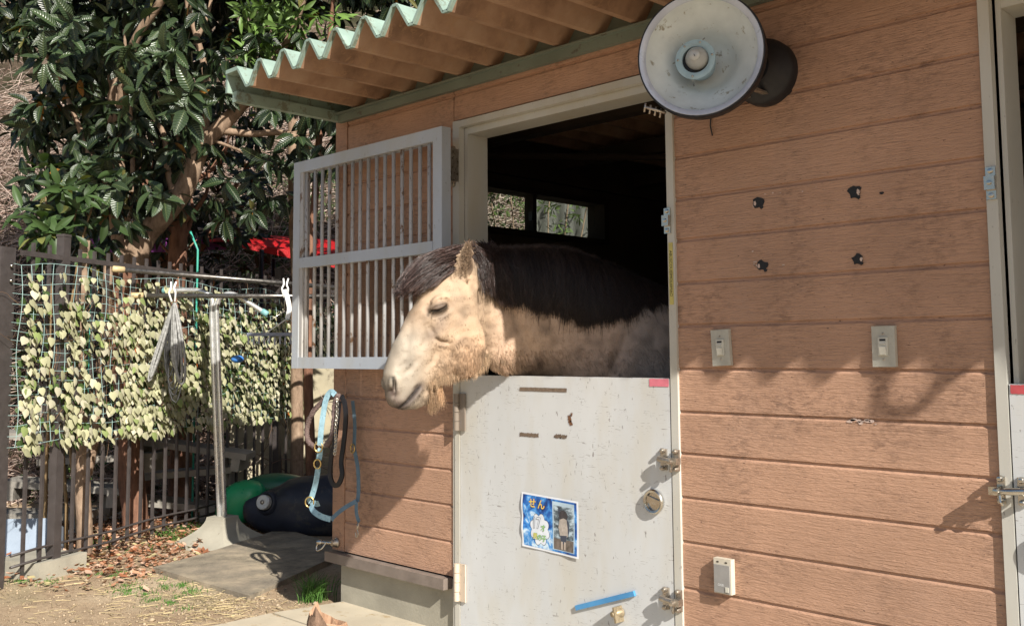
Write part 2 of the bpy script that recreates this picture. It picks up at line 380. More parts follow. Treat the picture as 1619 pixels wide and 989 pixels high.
for a, b in ((-4.085, -3.215), (-2.018, -.98)):
    bm = bmesh.new(); box(bm, a, b, 2.812, 2.862, .186, .232); part('sill_flashing', bm, M['ledge'], st, bevel=.003)
# window in the side wall
bm = bmesh.new()
for a in ((-4.07, -3.93, 3.54, 3.575, 1.85, 2.14), (-4.07, -3.93, 4.785, 4.83, 1.85, 2.14), (-4.07, -3.93, 3.575, 4.785, 1.85, 1.885), (-4.07, -3.93, 3.575, 4.785, 2.105, 2.14), (-4.03, -3.96, 4.165, 4.195, 1.885, 2.105)): box(bm, *a)
wf = part('window', bm, M['dark'], st, bevel=.002)
n = N('window_glass'); gl = n.new('ShaderNodeBsdfGlossy'); gl.inputs['Roughness'].default_value = .05; tr = n.new('ShaderNodeBsdfTransparent'); tr.inputs[0].default_value = (.86, .9, .88, 1)
mx = n.new('ShaderNodeMixShader'); mx.inputs[0].default_value = .06; n.link(tr.outputs[0], mx.inputs[1]); n.link(gl.outputs[0], mx.inputs[2]); n.link(mx.outputs[0], n.o.inputs[0]); M['glass'] = n.m
for a, b, xx in ((3.575, 4.165, -3.985), (4.18, 4.785, -4.01)):
    bm = bmesh.new(); box(bm, xx - .002, xx + .002, a, b, 1.885, 2.105); part('pane', bm, M['glass'], wf)
bm = bmesh.new(); box(bm, -3.965, -3.935, 4.13, 4.165, 1.95, 2.0); part('catch', bm, M['black'], wf, bevel=.003)
# inside beams and pipe
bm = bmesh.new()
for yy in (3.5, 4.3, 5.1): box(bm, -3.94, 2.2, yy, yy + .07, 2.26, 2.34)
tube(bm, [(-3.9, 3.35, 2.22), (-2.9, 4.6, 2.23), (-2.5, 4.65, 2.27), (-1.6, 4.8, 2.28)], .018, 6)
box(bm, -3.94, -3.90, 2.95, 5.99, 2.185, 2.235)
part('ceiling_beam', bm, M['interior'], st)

# ---- roof: trapezoid-folded sheet, brown below, mint above, with lipped front edge
def roof_profile():
    pts = [(-3.955, .095)]
    k = 0; x = -3.865
    while x < 2.4:
        pts += [(x - .013, 0), (x + .013, 0), (x + .082, .095), (x + .108, .095)]; x += .19
    return pts
RP = roof_profile()
def rz(y): return 2.372 + (y - 2.23) * .012
bm = bmesh.new(); Ys = [2.232, 2.247, 2.45, 2.83, 6.1]
low = [[bm.verts.new((x, y, rz(y) + h)) for x, h in RP] for y in Ys]
top = [[bm.verts.new((x, y, rz(y) + h + .006)) for x, h in RP] for y in Ys]
for j in range(len(Ys) - 1):
    for i in range(len(RP) - 1):
        f = bm.faces.new((low[j][i], low[j + 1][i], low[j + 1][i + 1], low[j][i + 1])); f.material_index = 1 if j else 0
        f = bm.faces.new((top[j][i], top[j][i + 1], top[j + 1][i + 1], top[j + 1][i])); f.material_index = 0
for i in range(len(RP) - 1): bm.faces.new((low[0][i], low[0][i + 1], top[0][i + 1], top[0][i]))
me = bpy.data.meshes.new('roof'); bm.to_mesh(me); bm.free(); roof = finish('roof', me, [M['mint'], M['under']], st)
# folded lip along the front edge
bm = bmesh.new()
for i in range(len(RP) - 1):
    (x0, h0), (x1, h1) = RP[i], RP[i + 1]; z0, z1 = 2.372 + h0, 2.372 + h1
    d = Vector((x1 - x0, 0, z1 - z0)).normalized(); nn = Vector((-d.z, 0, d.x))
    a = Vector((x0, 0, z0)); b = Vector((x1, 0, z1)); t0 = .004; t1 = .007
    q = [a - nn * t0, b - nn * t0, b + nn * t1, a + nn * t1]
    v = [bm.verts.new((p.x, 2.2255, p.z)) for p in q] + [bm.verts.new((p.x, 2.2315, p.z)) for p in q]
    for s in ((0, 1, 2, 3), (7, 6, 5, 4), (0, 4, 5, 1), (1, 5, 6, 2), (2, 6, 7, 3), (3, 7, 4, 0)): bm.faces.new([v[k] for k in s])
me = bpy.data.meshes.new('edge_lip'); bm.to_mesh(me); bm.free(); finish('edge_lip', me, M['mint'], roof)
# gable flashing: two stepped boards and a cap
bm = bmesh.new()
box(bm, -4.075, -4.058, 2.236, 6.1, 2.378, 2.480); box(bm, -4.058, -3.955, 2.2255, 6.1, 2.462, 2.480)
part('gable_board', bm, M['mint'], roof, bevel=.002)
bm = bmesh.new(); box(bm, -4.057, -4.02, 2.262, 6.1, 2.336, 2.384); part('gable_rail', bm, M['mint'], roof, bevel=.002)
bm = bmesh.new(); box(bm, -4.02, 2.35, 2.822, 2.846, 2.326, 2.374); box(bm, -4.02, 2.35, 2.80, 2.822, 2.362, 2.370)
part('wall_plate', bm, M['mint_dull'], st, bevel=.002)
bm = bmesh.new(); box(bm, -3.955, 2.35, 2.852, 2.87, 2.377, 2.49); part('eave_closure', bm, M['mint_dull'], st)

# ---- door frames
def frame(x0, x1):
    """x0,x1 = outer edges at the wall face"""
    bm = bmesh.new(); yf = 2.840
    def jamb(a, s):      # a outer edge, s direction to the opening
        lo = lambda p, q: (min(p, q), max(p, q))
        box(bm, *lo(a, a + s * .030), yf, 2.905, .0, 2.19)
        box(bm, *lo(a + s * .0302, a + s * .052), yf + .030, 2.99, .0, 2.158)
    jamb(x0, 1); jamb(x1, -1)
    box(bm, x0 + .0302, x1 - .0302, yf + .001, 2.905, 2.160, 2.189)
    box(bm, x0 + .0522, x1 - .0522, yf + .031, 2.989, 2.130, 2.1598)
    return part('door_frame', bm, M['frame'], st, bevel=.002)
frame(-3.172, -2.018); frame(-.973, .21)
bm = bmesh.new(); box(bm, -3.188, -3.1722, 2.844, 2.87, 0, 2.192); part('jamb_strip', bm, M['frame'], st, bevel=.002)

# ---- half doors
def latch(dr, x, z, s=1, m='dullsteel'):
    bm = bmesh.new(); y = 2.841
    for xx, w_ in ((x - s * .042, .012), (x + s * .012, .010)):
        box(bm, xx - w_, xx + w_, y - .008, y + .001, z - .036, z + .036)
        for dz in (-.03, .03): lathe(bm, [(0, -.016), (.006, -.014), (.009, -.008), (.009, .0)], (xx, y - .008, z + dz), (0, 1, 0), 12)
    tube(bm, [(x - s * .05, y - .022, z + .002), (x - s * .02, y - .03, z), (x + s * .012, y - .03, z - .002), (x + s * .03, y - .026, z - .002)], [.011, .010, .008, .006], 10)
    lathe(bm, [(0, -.022), (.008, -.02), (.011, -.01), (.008, 0), (.006, .02)], (x + s * .012, y - .034, z - .002), (0, 1, 0), 14)
    box(bm, x + s * .022 - .012, x + s * .022 + .012, y - .04, y - .012, z - .012, z + .010)
    tube(bm, [(x + s * .01, y - .03, z - .006), (x + s * .006, y - .034, z - .03), (x + s * .004, y - .028, z - .036)], .005, 8)
    return part('latch', bm, M[m], dr, smooth=40)
def hinge(p, x, z0, z1, m, wd=.035):
    bm = bmesh.new(); zz = np.linspace(z0, z1, 5)
    for i in range(4): tube(bm, [(x, 2.826, zz[i] + .001), (x, 2.826, zz[i + 1] - .001)], .0125, 14)
    box(bm, x + .010, x + .010 + wd, 2.832, 2.8385, z0, z1)
    return part('hinge', bm, M[m], p, smooth=40)
def half_door(x0, x1):
    bm = bmesh.new(); box(bm, x0, x1, 2.842, 2.868, .03, 1.088)
    d = part('half_door', bm, M['door'], st, bevel=.003, seg=2); return d
hd = half_door(-3.139, -2.053)
hinge(hd, -3.146, .855, 1.010, 'hinge_grey'); hinge(hd, -3.146, .152, .305, 'hinge')
latch(hd, -2.038, .809); latch(hd, -2.040, .338, m='dullsteel')  # positions of door items scaled about the camera to the set-back face
bm = bmesh.new(); o_ = (-2.126, 2.842, .660)
lathe(bm, [(.030, 0), (.042, -.004), (.043, -.012), (.038, -.017), (.032, -.015), (.030, -.004), (.0, -.003)], o_, (0, 1, 0), 40)
box(bm, -.030, .030, -.006, 0, -.011, .011, 0, Matrix.Rotation(.25, 3, 'Y'), (o_[0], 2.838, .660))
part('pull_ring', bm, M['steel'], hd, smooth=40)
bm = bmesh.new(); o_ = (-2.281, 2.842, .255)
lathe(bm, [(.016, 0), (.018, -.010), (.013, -.03), (.009, -.046), (.0, -.048)], o_, (0.25, 1, .05), 16); box(bm, -.004, .004, -.045, 0, -.030, .024, 0, Matrix.Rotation(-.2, 3, 'Y'), (o_[0], 2.842, .255))
part('knob', bm, simple('brass_knob', (.36, .29, .19), .5, .6, .3, 60, .3, 90), hd, smooth=40)
residue = simple('glue_residue', (.17, .12, .085), .8, 0, .4, 60, .3, 160, dirt=(.3, .26, .2), dirt_at=.6)
def patch(name, x0, x1, z0, z1, m, par, ang=0, rag=.0015, y=2.8405, n_=24):
    bm = bmesh.new(); cx_, cz_ = (x0 + x1) / 2, (z0 + z1) / 2; hw, hh = (x1 - x0) / 2, (z1 - z0) / 2; P_ = []
    for i in range(n_): P_.append((-hw + 2 * hw * i / n_, hh))
    for i in range(4): P_.append((hw, hh - 2 * hh * i / 4))
    for i in range(n_): P_.append((hw - 2 * hw * i / n_, -hh))
    for i in range(4): P_.append((-hw, -hh + 2 * hh * i / 4))
    ca, sa = math.cos(ang), math.sin(ang)
    v = [bm.verts.new((cx_ + (a + random.uniform(-rag, rag)) * ca - b * sa, y, cz_ + a * sa + (b + random.uniform(-rag, rag)) * ca)) for a, b in P_]
    bm.faces.new(v); return part(name, bm, m, par)
patch('glue_residue', -2.784, -2.532, 1.029, 1.044, residue, hd, rag=.0006)
patch('glue_residue', -2.786, -2.682, .850, .865, residue, hd); patch('glue_residue', -2.597, -2.535, .854, .867, residue, hd, rag=.004)
rustm = simple('rust_spot', (.17, .075, .035), .85, 0, .4, 90, .4, 200)
for a, b, s in ((-2.519, .930, .012), (-2.512, .913, .009), (-2.509, .946, .006)): patch('rust_spot', a - s * .7, a + s * .7, b - s, b + s, rustm, hd, .2, .003, n_=8)
M['pink_tape'] = simple('pink_tape', (.62, .17, .22), .5, 0, .2, 20, .1, 50)
patch('pink_tape', -2.140, -2.056, 1.059, 1.0865, M['pink_tape'], hd, rag=.0008)
# right-hand door
hd2 = half_door(-.939, .175); tag(hd2, 'half door of the right-hand stall, mostly outside the picture')
latch(hd2, -.957, .806, -1, 'steel'); patch('pink_tape', -.935, -.78, 1.062, 1.086, simple('red_tape', (.5, .08, .09), .5, 0, .2, 20), hd2, rag=.0008)
bm = bmesh.new(); lathe(bm, [(.030, 0), (.042, -.004), (.043, -.012), (.038, -.017), (.032, -.015), (.030, -.004), (.0, -.003)], (-.868, 2.842, .66), (0, 1, 0), 40); part('pull_ring', bm, M['clean'], hd2, smooth=40)
# keeper plates on both frames, yellow label
for xk, zk in ((-2.044, 1.640), (-.957, 1.636)):
    bm = bmesh.new(); box(bm, xk - .013, xk + .013, 2.833, 2.8398, zk - .045, zk + .045); box(bm, xk - .014, xk + .014, 2.820, 2.833, zk - .019, zk + .019)
    for dz in (-.034, .034): lathe(bm, [(0, -.006), (.007, -.004), (.008, 0)], (xk, 2.833, zk + dz), (0, 1, 0), 12)
    lathe(bm, [(0, -.006), (.006, -.005), (.007, 0)], (xk, 2.820, zk), (0, 1, 0), 12)
    part('latch_keeper', bm, M['steel'], st, smooth=40)
def text_mesh(name, s, size, mat, parent, M4, extrude=0.0):
    cu = bpy.data.curves.new(name, 'FONT'); cu.body = s; cu.size = size; cu.align_x = 'CENTER'; cu.align_y = 'CENTER'; cu.extrude = extrude
    o = bpy.data.objects.new(name, cu); col.objects.link(o); bpy.context.view_layer.update()
    me = bpy.data.meshes.new_from_object(o.evaluated_get(bpy.context.evaluated_depsgraph_get())); bpy.data.objects.remove(o)
    me.transform(M4); me.materials.clear(); return finish(name, me, mat, parent)
def wall_m(x, y, z, rot=0.0): return Matrix.Translation((x, y, z)) @ Matrix.Rotation(rot, 4, 'Y') @ Matrix.Rotation(math.pi / 2, 4, 'X')
bm = bmesh.new(); box(bm, -2.043, -2.0265, 2.8378, 2.8398, 1.345, 1.562)
lb = part('yellow_label', bm, simple('yellow_tape', (.52, .44, .13), .5, 0, .25, 40, .1, 50), st)
text_mesh('lettering', 'ABUSCOUEIMOUIIMAO', .0155, M['black'], lb, wall_m(-2.0348, 2.8370, 1.4535, math.pi / 2))

# ---- open grille shutter, folded back over the wall
gy = 2.70
bm = bmesh.new(); x0, x1, z0, z1 = -4.221, -3.095, 1.112, 2.135
box(bm, x0, x0 + .055, gy, gy + .05, z0, z1); box(bm, x1 - .058, x1, gy, gy + .05, z0, z1)
box(bm, x0 + .0552, x1 - .0582, gy + .0005, gy + .0495, z1 - .056, z1 - .0003); box(bm, x0 + .0552, x1 - .0582, gy + .0005, gy + .0495, z0 + .0003, z0 + .054)
box(bm, x0 + .0552, x1 - .0582, gy - .004, gy + .028, 1.602, 1.652)
gr = part('grille_shutter', bm, M['grille'], st, bevel=.002)
tag(gr, 'pale blue grey barred shutter swung open flat against the wall')
nb = 16
for i in range(nb):
    xx = -4.121 + i * (-3.199 + 4.121) / (nb - 1)
    if i == 0: xx = -4.132
    bm = bmesh.new(); tube(bm, [(xx, gy + .020, z0 + .05), (xx + random.uniform(-.002, .002), gy + .020, 1.6), (xx, gy + .020, z1 - .05)], .0088, 10)
    part('bar', bm, M['bar'], gr)
bm = bmesh.new(); box(bm, -4.166, -4.141, gy + .004, gy + .045, z0 + .054, z1 - .056); part('side_rail', bm, M['bar'], gr, bevel=.002)
for xx in (-4.095, -3.30):
    for zz in (1.24, 1.575, 1.70, 2.02):
        pass
bm = bmesh.new()
for xx in np.arange(-3.79, -3.18, .0095): box(bm, xx - .0008, xx + .0008, gy + .0505, gy + .0520, z0 + .03, 1.62)
for zz in np.arange(z0 + .03, 1.62, .0095): box(bm, -3.79, -3.18, gy + .0521, gy + .0536, zz - .0008, zz + .0008)
part('wire_mesh', bm, simple('rusty_mesh', (.14, .08, .045), .7, .2, .3, 30), gr)
for za in (1.90,):
    bm = bmesh.new(); zz = np.linspace(1.902, 2.062, 5)
    for i in range(4): tube(bm, [(-3.140, 2.805, zz[i] + .0012), (-3.140, 2.805, zz[i + 1] - .0012)], .0105, 14)
    lathe(bm, [(0, .012), (.009, .006), (.0105, 0)], (-3.140, 2.805, 2.062), (0, 0, 1), 12); lathe(bm, [(0, .012), (.009, .006), (.0105, 0)], (-3.140, 2.805, 1.902), (0, 0, -1), 12)
    box(bm, -3.16, -3.10, 2.752, 2.80, 1.91, 2.05)
    part('shutter_hinge', bm, M['dullsteel'], gr, smooth=40)

# ---- torn screw holes in the boards, scraped paint
holem = simple('torn_hole', (.012, .012, .015), .7, 0, .5, 60); scr = simple('bare_board', (.55, .42, .36), .8, 0, .3, 60)
def blob(name, x, z, r, m, y=2.8485, ell=1.0, k=15, amp=.3, seed=0):
    bm = bmesh.new(); rd = random.Random(seed); v = []
    for i in range(k):
        a = 2 * math.pi * i / k; rr = r * (1 + rd.uniform(-amp, amp * .5)); v.append(bm.verts.new((x + math.cos(a) * rr * ell, y, z + math.sin(a) * rr)))
    bm.faces.new(v); return part(name, bm, m, st)
for i, (x, z, r) in enumerate(((-1.689, 1.667, .0195), (-1.357, 1.662, .0205), (-1.681, 1.459, .018), (-1.355, 1.457, .017))):
    blob('torn_hole', x, z, r, holem, seed=i, ell=1.15); blob('paint_chip', x + (.012 if i % 2 else -.012), z - .002, r * .45, scr, y=2.8480, seed=i + 9, ell=.6)
    blob('torn_hole', x + .012, z - r * .9, r * .35, holem, y=2.8478, seed=i + 20)
blob('torn_hole', -1.271, 1.648, .005, holem, ell=1.6, seed=4)
for i in range(34):
    t_ = random.random(); x, z = (-1.71, 1.46 + t_ * .2) if i < 12 else ((-1.71 + t_ * .36, 1.455) if i < 24 else (-1.68 + t_ * .2, 1.690))
    blob('paint_chip', x + random.gauss(0, .004), z + random.gauss(0, .004), random.uniform(.0012, .0032), scr, y=2.8487, ell=random.uniform(.8, 2.6), seed=i + 50, k=7) if i % 2 else None
for i in range(12): blob('paint_chip', -1.36 + random.gauss(0, .035), .982 - abs(random.gauss(0, .006)) - .008, random.uniform(.002, .005), scr, y=2.8486, ell=random.uniform(1.5, 3), seed=i + 90, k=8)
# ------------------------------------------------------------------ things fixed on the wall
M['horn_in'] = simple('horn_enamel', (.66, .71, .72), .38, .0, .14, 9, .05, 40, dirt=(.33, .31, .25), dirt_at=.60)
M['horn_rim'] = simple('horn_rim_grey', (.50, .54, .64), .35, .1, .2, 12, .05, 60, dirt=(.5, .5, .5), dirt_at=.66)
M['horn_blue'] = simple('blue_grey_ring', (.34, .47, .53), .4, 0, .15, 20, .05, 60)
M['cap'] = simple('horn_cap', (.50, .50, .48), .4, .2, .15, 30, .05, 60)
sp_ = thing('loudspeaker', 'round grey horn loudspeaker with black rim, above the right side of the doorway', 'loudspeaker', (-1.56, 2.85, 2.05))
so_ = Vector((-1.690, 2.535, 2.098)); sa = Vector((-.38, .92, 0.02)).normalized()
bm = bmesh.new(); lathe(bm, [(.188, -.006), (.1975, -.006), (.199, .004), (.199, .036), (.190, .05), (.150, .085), (.11, .14), (.07, .22), (.055, .30), (0, .31)], so_, sa, 64); part('horn_shell', bm, M['black'], sp_, smooth=50)
bm = bmesh.new(); lathe(bm, [(.1935, -.0045), (.192, -.0085), (.181, -.006), (.174, .004)], so_, sa, 72); part('rim', bm, M['horn_rim'], sp_, smooth=60)
bm = bmesh.new(); lathe(bm, [(.1745, .003), (.172, .012), (.162, .030), (.142, .052), (.118, .075), (.095, .10), (.08, .13), (.05, .15), (0, .155)], so_, sa, 72); part('bell', bm, M['horn_in'], sp_, smooth=80)
so2 = so_ + Vector((-.022, -.010, -.004)) + sa * .012
bm = bmesh.new(); lathe(bm, [(.042, .03), (.050, .024), (.063, .027), (.063, .04), (.050, .10)], so2, sa, 56); lathe(bm, [(.042, .03), (.046, .12)], so2, sa, 56); part('reflex_ring', bm, M['horn_blue'], sp_, smooth=50)
bm = bmesh.new(); lathe(bm, [(.0455, .045), (0, .046)], so2, sa, 48); part('throat_shadow_plate', bm, M['black'], sp_)
bm = bmesh.new(); lathe(bm, [(0, -.004), (.012, -.004), (.0165, -.001), (.018, .004), (.021, .009), (.031, .022), (.037, .038), (.037, .044)], so2 + Vector((.004, 0, .006)), sa, 48); part('centre_cap', bm, M['cap'], sp_, smooth=35)
bm = bmesh.new(); ax2 = sa; a_ = ax2.cross(Vector((0, 0, 1))).normalized(); b_ = Vector((0, 0, 1))
for an in (0.15, 1.25, 3.1, 4.55, 2.2):
    bm = bmesh.new(); d_ = a_ * math.cos(an) + b_ * math.sin(an)
    lathe(bm, [(0, .020), (.0035, .021), (.0035, .03)], so2 + d_ * .0545, ax2, 10); tube(bm, [so2 + d_ * .0545 + ax2 * .025, so2 + d_ * .078 + ax2 * .06], .0022, 6)
    part('screw', bm, M['steel'], sp_)
bm = bmesh.new(); q_ = so2 + Vector((.004, 0, .006)) + sa * -.0048
box(bm, -.008, .008, -.0006, .0002, -.0012, .0012, 0, Matrix.Rotation(-.5, 3, 'Z') @ Matrix.Rotation(.9, 3, 'Y'), q_); part('cap_slot', bm, M['black'], sp_)
bm = bmesh.new(); lathe(bm, [(0, -.12), (.055, -.118), (.062, -.10), (.085, -.075), (.100, -.055), (.108, -.045), (.108, 0), (0, 0)], (-1.640, 2.848, 2.085), (-.12, 1, 0), 56)
tube(bm, [so_ + sa * .26, (-1.66, 2.76, 2.085)], .05, 20)
part('driver_housing', bm, M['black'], sp_, smooth=40)
bm = bmesh.new()
for a in (-.03, .03): box(bm, -1.64 + a - .008, -1.64 + a + .008, 2.70, 2.79, 2.0, 2.008)
box(bm, -1.70, -1.675, 2.76, 2.765, 2.03, 2.045); part('bracket', bm, M['dullsteel'], sp_)
bm = bmesh.new(); 
c0 = so_ + Vector((-.152, -.09, -.150)) + sa * .02
for k in range(4): tube(bm, [c0 + Vector((k * .011, k * .012, -k * .006)) + Vector((0, 0, .012)), c0 + Vector((k * .011 - .006, k * .012, -k * .006 - .016))], .0035, 6)
tube(bm, [c0 + Vector((-.005, 0, 0)), c0 + Vector((.045, .045, -.02))], .005, 8); part('mounting_bolt', bm, M['dullsteel'], sp_)
bm = bmesh.new(); tube(bm, [(-1.86, 2.846, 1.99), (-1.862, 2.843, 1.95), (-1.855, 2.844, 1.915)], .0025, 6); tag(part('cable_end', bm, M['black'], smooth=40), 'short black cable end poking down the wall below the loudspeaker', 'cable')

M['plate'] = simple('aged_plastic', (.44, .42, .36), .5, 0, .15, 20, .08, 60, dirt=(.18, .14, .09), dirt_at=.64)
M['rocker'] = simple('rocker_plastic', (.55, .53, .46), .4, 0, .1, 20, .05, 60, dirt=(.2, .15, .1), dirt_at=.68)
def switch(x, z, rot, label, up):
    r = thing('light_switch', label, 'light switch', (x, 2.85, z), 'light switches on the pink boards')
    Rm = Matrix.Rotation(rot, 3, 'Y'); c = (x, 2.85, z)
    bm = bmesh.new(); box(bm, -.035, .035, -.015, -.0005, -.06, .06, 0, Rm, c); part('plate', bm, M['plate'], r, bevel=.002, seg=2)
    bm = bmesh.new(); box(bm, -.0145, .0145, -.020, -.0152, -.027, .027, 0, Rm, c); s_ = part('surround', bm, M['rocker'], r, bevel=.001)
    bm = bmesh.new(); box(bm, -.009, .009, -.026, -.0202, -.021, .002, 0, Rm @ Matrix.Rotation(.12, 3, 'X'), c); box(bm, -.009, .009, -.024, -.0202, .001, .014, 0, Rm @ Matrix.Rotation(-.25, 3, 'X'), c); part('rocker', bm, M['rocker'], r, bevel=.0008)
    bm = bmesh.new(); box(bm, -.009, .009, -.0212, -.0201, .016, .022, 0, Rm, c); part('slot', bm, M['black'], r)
    bm = bmesh.new()
    for dz in (-.038, .038): lathe(bm, [(0, -.0012), (.0032, -.001), (.0035, 0)], Vector(c) + Rm @ Vector((0, -.015, dz)), (0, 1, 0), 10)
    part('screw', bm, M['dullsteel'], r)
switch(-1.838, 1.193, -.045, 'left of the two light switches, tilted slightly and nearer the barn doorway', 1)
switch(-1.279, 1.192, .0, 'right of the two light switches, straight, with a chipped plate', 1)

r = thing('sensor_box', 'small grey upright box with a cream side, screwed low on the sunlit boards', 'sensor box', (-1.855, 2.85, .45))
bm = bmesh.new(); box(bm, -.033, .033, -.040, -.0005, -.0565, .0565, 0, None, None) if False else box(bm, -1.880, -1.814, 2.827, 2.8495, .392, .504)
part('case', bm, simple('cream_plastic', (.55, .50, .41), .5, 0, .1, 20, .05), r, bevel=.003, seg=2)
bm = bmesh.new(); box(bm, -1.877, -1.818, 2.8235, 2.8268, .396, .484); part('front_cover', bm, simple('grey_cover', (.27, .26, .25), .45, 0, .12, 25, .05), r, bevel=.002)
text_mesh('lettering', 'OISEI', .0105, simple('white_print', (.8, .8, .8), .5), r, wall_m(-1.851, 2.8228, .420) @ Matrix.Scale(1.0, 4))
bm = bmesh.new(); box(bm, -1.834, -1.822, 2.8215, 2.8234, .400, .416, 0); part('button', bm, M['rocker'], r, bevel=.001)
bm = bmesh.new()
for a in (-1.864, -1.832): box(bm, a - .004, a + .004, 2.8258, 2.8272, .491, .495)
part('slot', bm, M['dark'], r)

# poster: sheet, printed sky, cloud, letters, photograph
pr_ = thing('poster', 'small blue sky poster with cloud and horse photo, stuck to the grey door', 'poster', (-2.62, 2.812, .53))
px0, pz0, PW, PH = -2.776, .634, .297, .210
def pbend(u, v, off):   # u,v in 0..1 from top-left; slight skew and lifted corners
    y = 2.8395 - .004 * math.exp(-((u - 1) ** 2 + (v - 1) ** 2) * 14) - .004 * math.exp(-(u ** 2) * 60) * math.sin(v * 7) ** 2 - .0012 * math.sin(u * 9 + v * 3) ** 2
    return Vector((px0 + PW * u + .003 * v, y - off, pz0 - PH * v - .010 * u))
def pgrid(name, u0, u1, v0, v1, off, mat, k=16):
    bm = bmesh.new(); gg = [[bm.verts.new(pbend(u0 + (u1 - u0) * i / k, v0 + (v1 - v0) * j / k, off)) for i in range(k + 1)] for j in range(k + 1)]
    for j in range(k):
        for i in range(k): bm.faces.new((gg[j][i], gg[j][i + 1], gg[j + 1][i + 1], gg[j + 1][i]))
    return part(name, bm, mat, pr_, smooth=60)
def pshape(name, pts, off, mat):
    bm = bmesh.new(); cx_ = sum(p[0] for p in pts) / len(pts); cy_ = sum(p[1] for p in pts) / len(pts); c = bm.verts.new(pbend(cx_, cy_, off)); v = [bm.verts.new(pbend(*p, off)) for p in pts]
    for i in range(len(v)): bm.faces.new((c, v[i], v[(i + 1) % len(v)]))
    return part(name, bm, mat, pr_)
def pe(cx_, cy_, rx, ry, k=20, a0=0, a1=2 * math.pi): return [(cx_ + rx * math.cos(a0 + (a1 - a0) * i / k), cy_ + ry * math.sin(a0 + (a1 - a0) * i / k)) for i in range(k)]
pgrid('sheet', 0, 1, 0, 1, 0, simple('white_laminate', (.74, .76, .80), .25, 0, .03, 5, .02))
n = N('printed_sky'); f = n.noise(1, 5, .6, (20, 20, 20), dist=.5)
M['psky'] = n.done(n.ramp(f, [(.33, (.005, .02, .10)), (.45, (.01, .09, .36)), (.55, (.06, .28, .66)), (.66, (.60, .75, .86))]), .3)
pgrid('printed_sky', .03, .97, .035, .965, .0006, M['psky'])
wh = simple('printed_white', (.66, .70, .76), .35, 0, .04, 10, .02); lin = simple('printed_outline', (.05, .06, .09), .4)
def cloud(s, off, m, nm):
    pts = []
    for i in range(90):
        a = 2 * math.pi * i / 90; lob = abs(math.sin(a * 4.0 + .4)) * .22 + .86
        pts.append((.325 + .163 * s * lob * math.cos(a), .63 + .275 * s * lob * math.sin(a)))
    pshape(nm, pts, off, m)
cloud(1.02, .0010, lin, 'cloud_outline'); cloud(.985, .0013, wh, 'cloud')
n = N('printed_photo'); f = n.noise(1, 5, .7, (30, 30, 55)); M['pphoto'] = n.done(n.ramp(f, [(.35, (.02, .03, .04)), (.5, (.13, .17, .2)), (.62, (.45, .55, .62))]), .35)
pgrid('photo_border', .555, .93, .07, .93, .0009, simple('photo_border', (.45, .58, .68), .35))
pgrid('photo_print', .575, .915, .14, .915, .0012, M['pphoto'])
pgrid('photo_ground', .575, .915, .72, .915, .0014, simple('photo_ground', (.16, .13, .11), .4, 0, .5, 60))
pshape('photo_print', pe(.745, .30, .075, .10), .0017, simple('photo_mane', (.05, .045, .05), .4, 0, .4, 90))
pshape('photo_print', [(.655, .14), (.69, .2), (.68, .3), (.66, .25)], .0017, lin)
pshape('photo_print', [(.68, .38), (.75, .34), (.80, .36), (.83, .5), (.82, .64), (.76, .72), (.69, .68), (.66, .52)], .0019, simple('photo_horse', (.42, .37, .33), .4, 0, .25, 60))
pshape('photo_print', [(.80, .34), (.835, .40), (.845, .55), (.82, .66), (.815, .5)], .0020, lin)
pshape('photo_print', [(.69, .66), (.80, .64), (.785, .76), (.74, .80), (.70, .76)], .0021, lin)
for a in (.715, .765): pshape('photo_print', [(a - .012, .76), (a + .014, .76), (a + .012, .90), (a - .012, .90)], .0022, simple('photo_leg', (.5, .42, .36), .4))
def ptext(s, u, v, size, m, off, sx=1.0, rot=0.0):
    p = pbend(u, v, off); text_mesh('lettering', s, size, m, pr_, wall_m(p.x, p.y - .0003, p.z, rot) @ Matrix.Diagonal((sx, 1, 1, 1)))
org = simple('printed_orange', (.85, .30, .03), .4); yel_ = simple('printed_yellow', (.85, .75, .2), .4)
gd = simple('printed_green_dark', (.10, .25, .12), .4); gl_ = simple('printed_green', (.35, .62, .22), .4)
for s, u in (('せ', .205), ('ん', .36)):
    for dx, dz in ((-.0012, 0), (.0012, 0), (0, .0012), (0, -.0012)): ptext(s, u + dx / PW, .185 + dz / PH, .040, org, .0022)
    ptext(s, u, .185, .039, yel_, .0030)
for dx, dz in ((-.0011, 0), (.0011, 0), (0, .0011), (0, -.0011)): ptext('17', .27 + dx / PW, .53 + dz / PH, .062, lin, .0022, .72)
ptext('17', .27, .53, .061, wh, .0030, .72)
for s, u, v, m1 in (('才', .39, .60, gl_), ('男', .25, .77, yel_), ('の', .325, .78, gl_), ('子', .40, .785, gl_)):
    for dx, dz in ((-.0009, 0), (.0009, 0), (0, .0009), (0, -.0009)): ptext(s, u + dx / PW, v + dz / PH, .026, gd, .0022)
    ptext(s, u, v, .0255, m1, .0030)

bm = bmesh.new(); L_ = math.hypot(.275, .099); box(bm, -L_ / 2, L_ / 2, -.010, 0, -.009, .009, 0, Matrix.Rotation(-math.atan2(.096, .273), 3, 'Y'), (-2.356, 2.8415, .283))
n = N('blue_tape'); tagm = n.done(n.ramp(n.noise(8, 3), [(.3, (.05, .21, .44)), (.7, (.08, .29, .56))]), .35)
tag(part('blue_strip', bm, tagm, bevel=.001, loc=(-2.339, 2.81, .29)), 'slanting bright blue plastic strip low on the grey door', 'plastic strip')
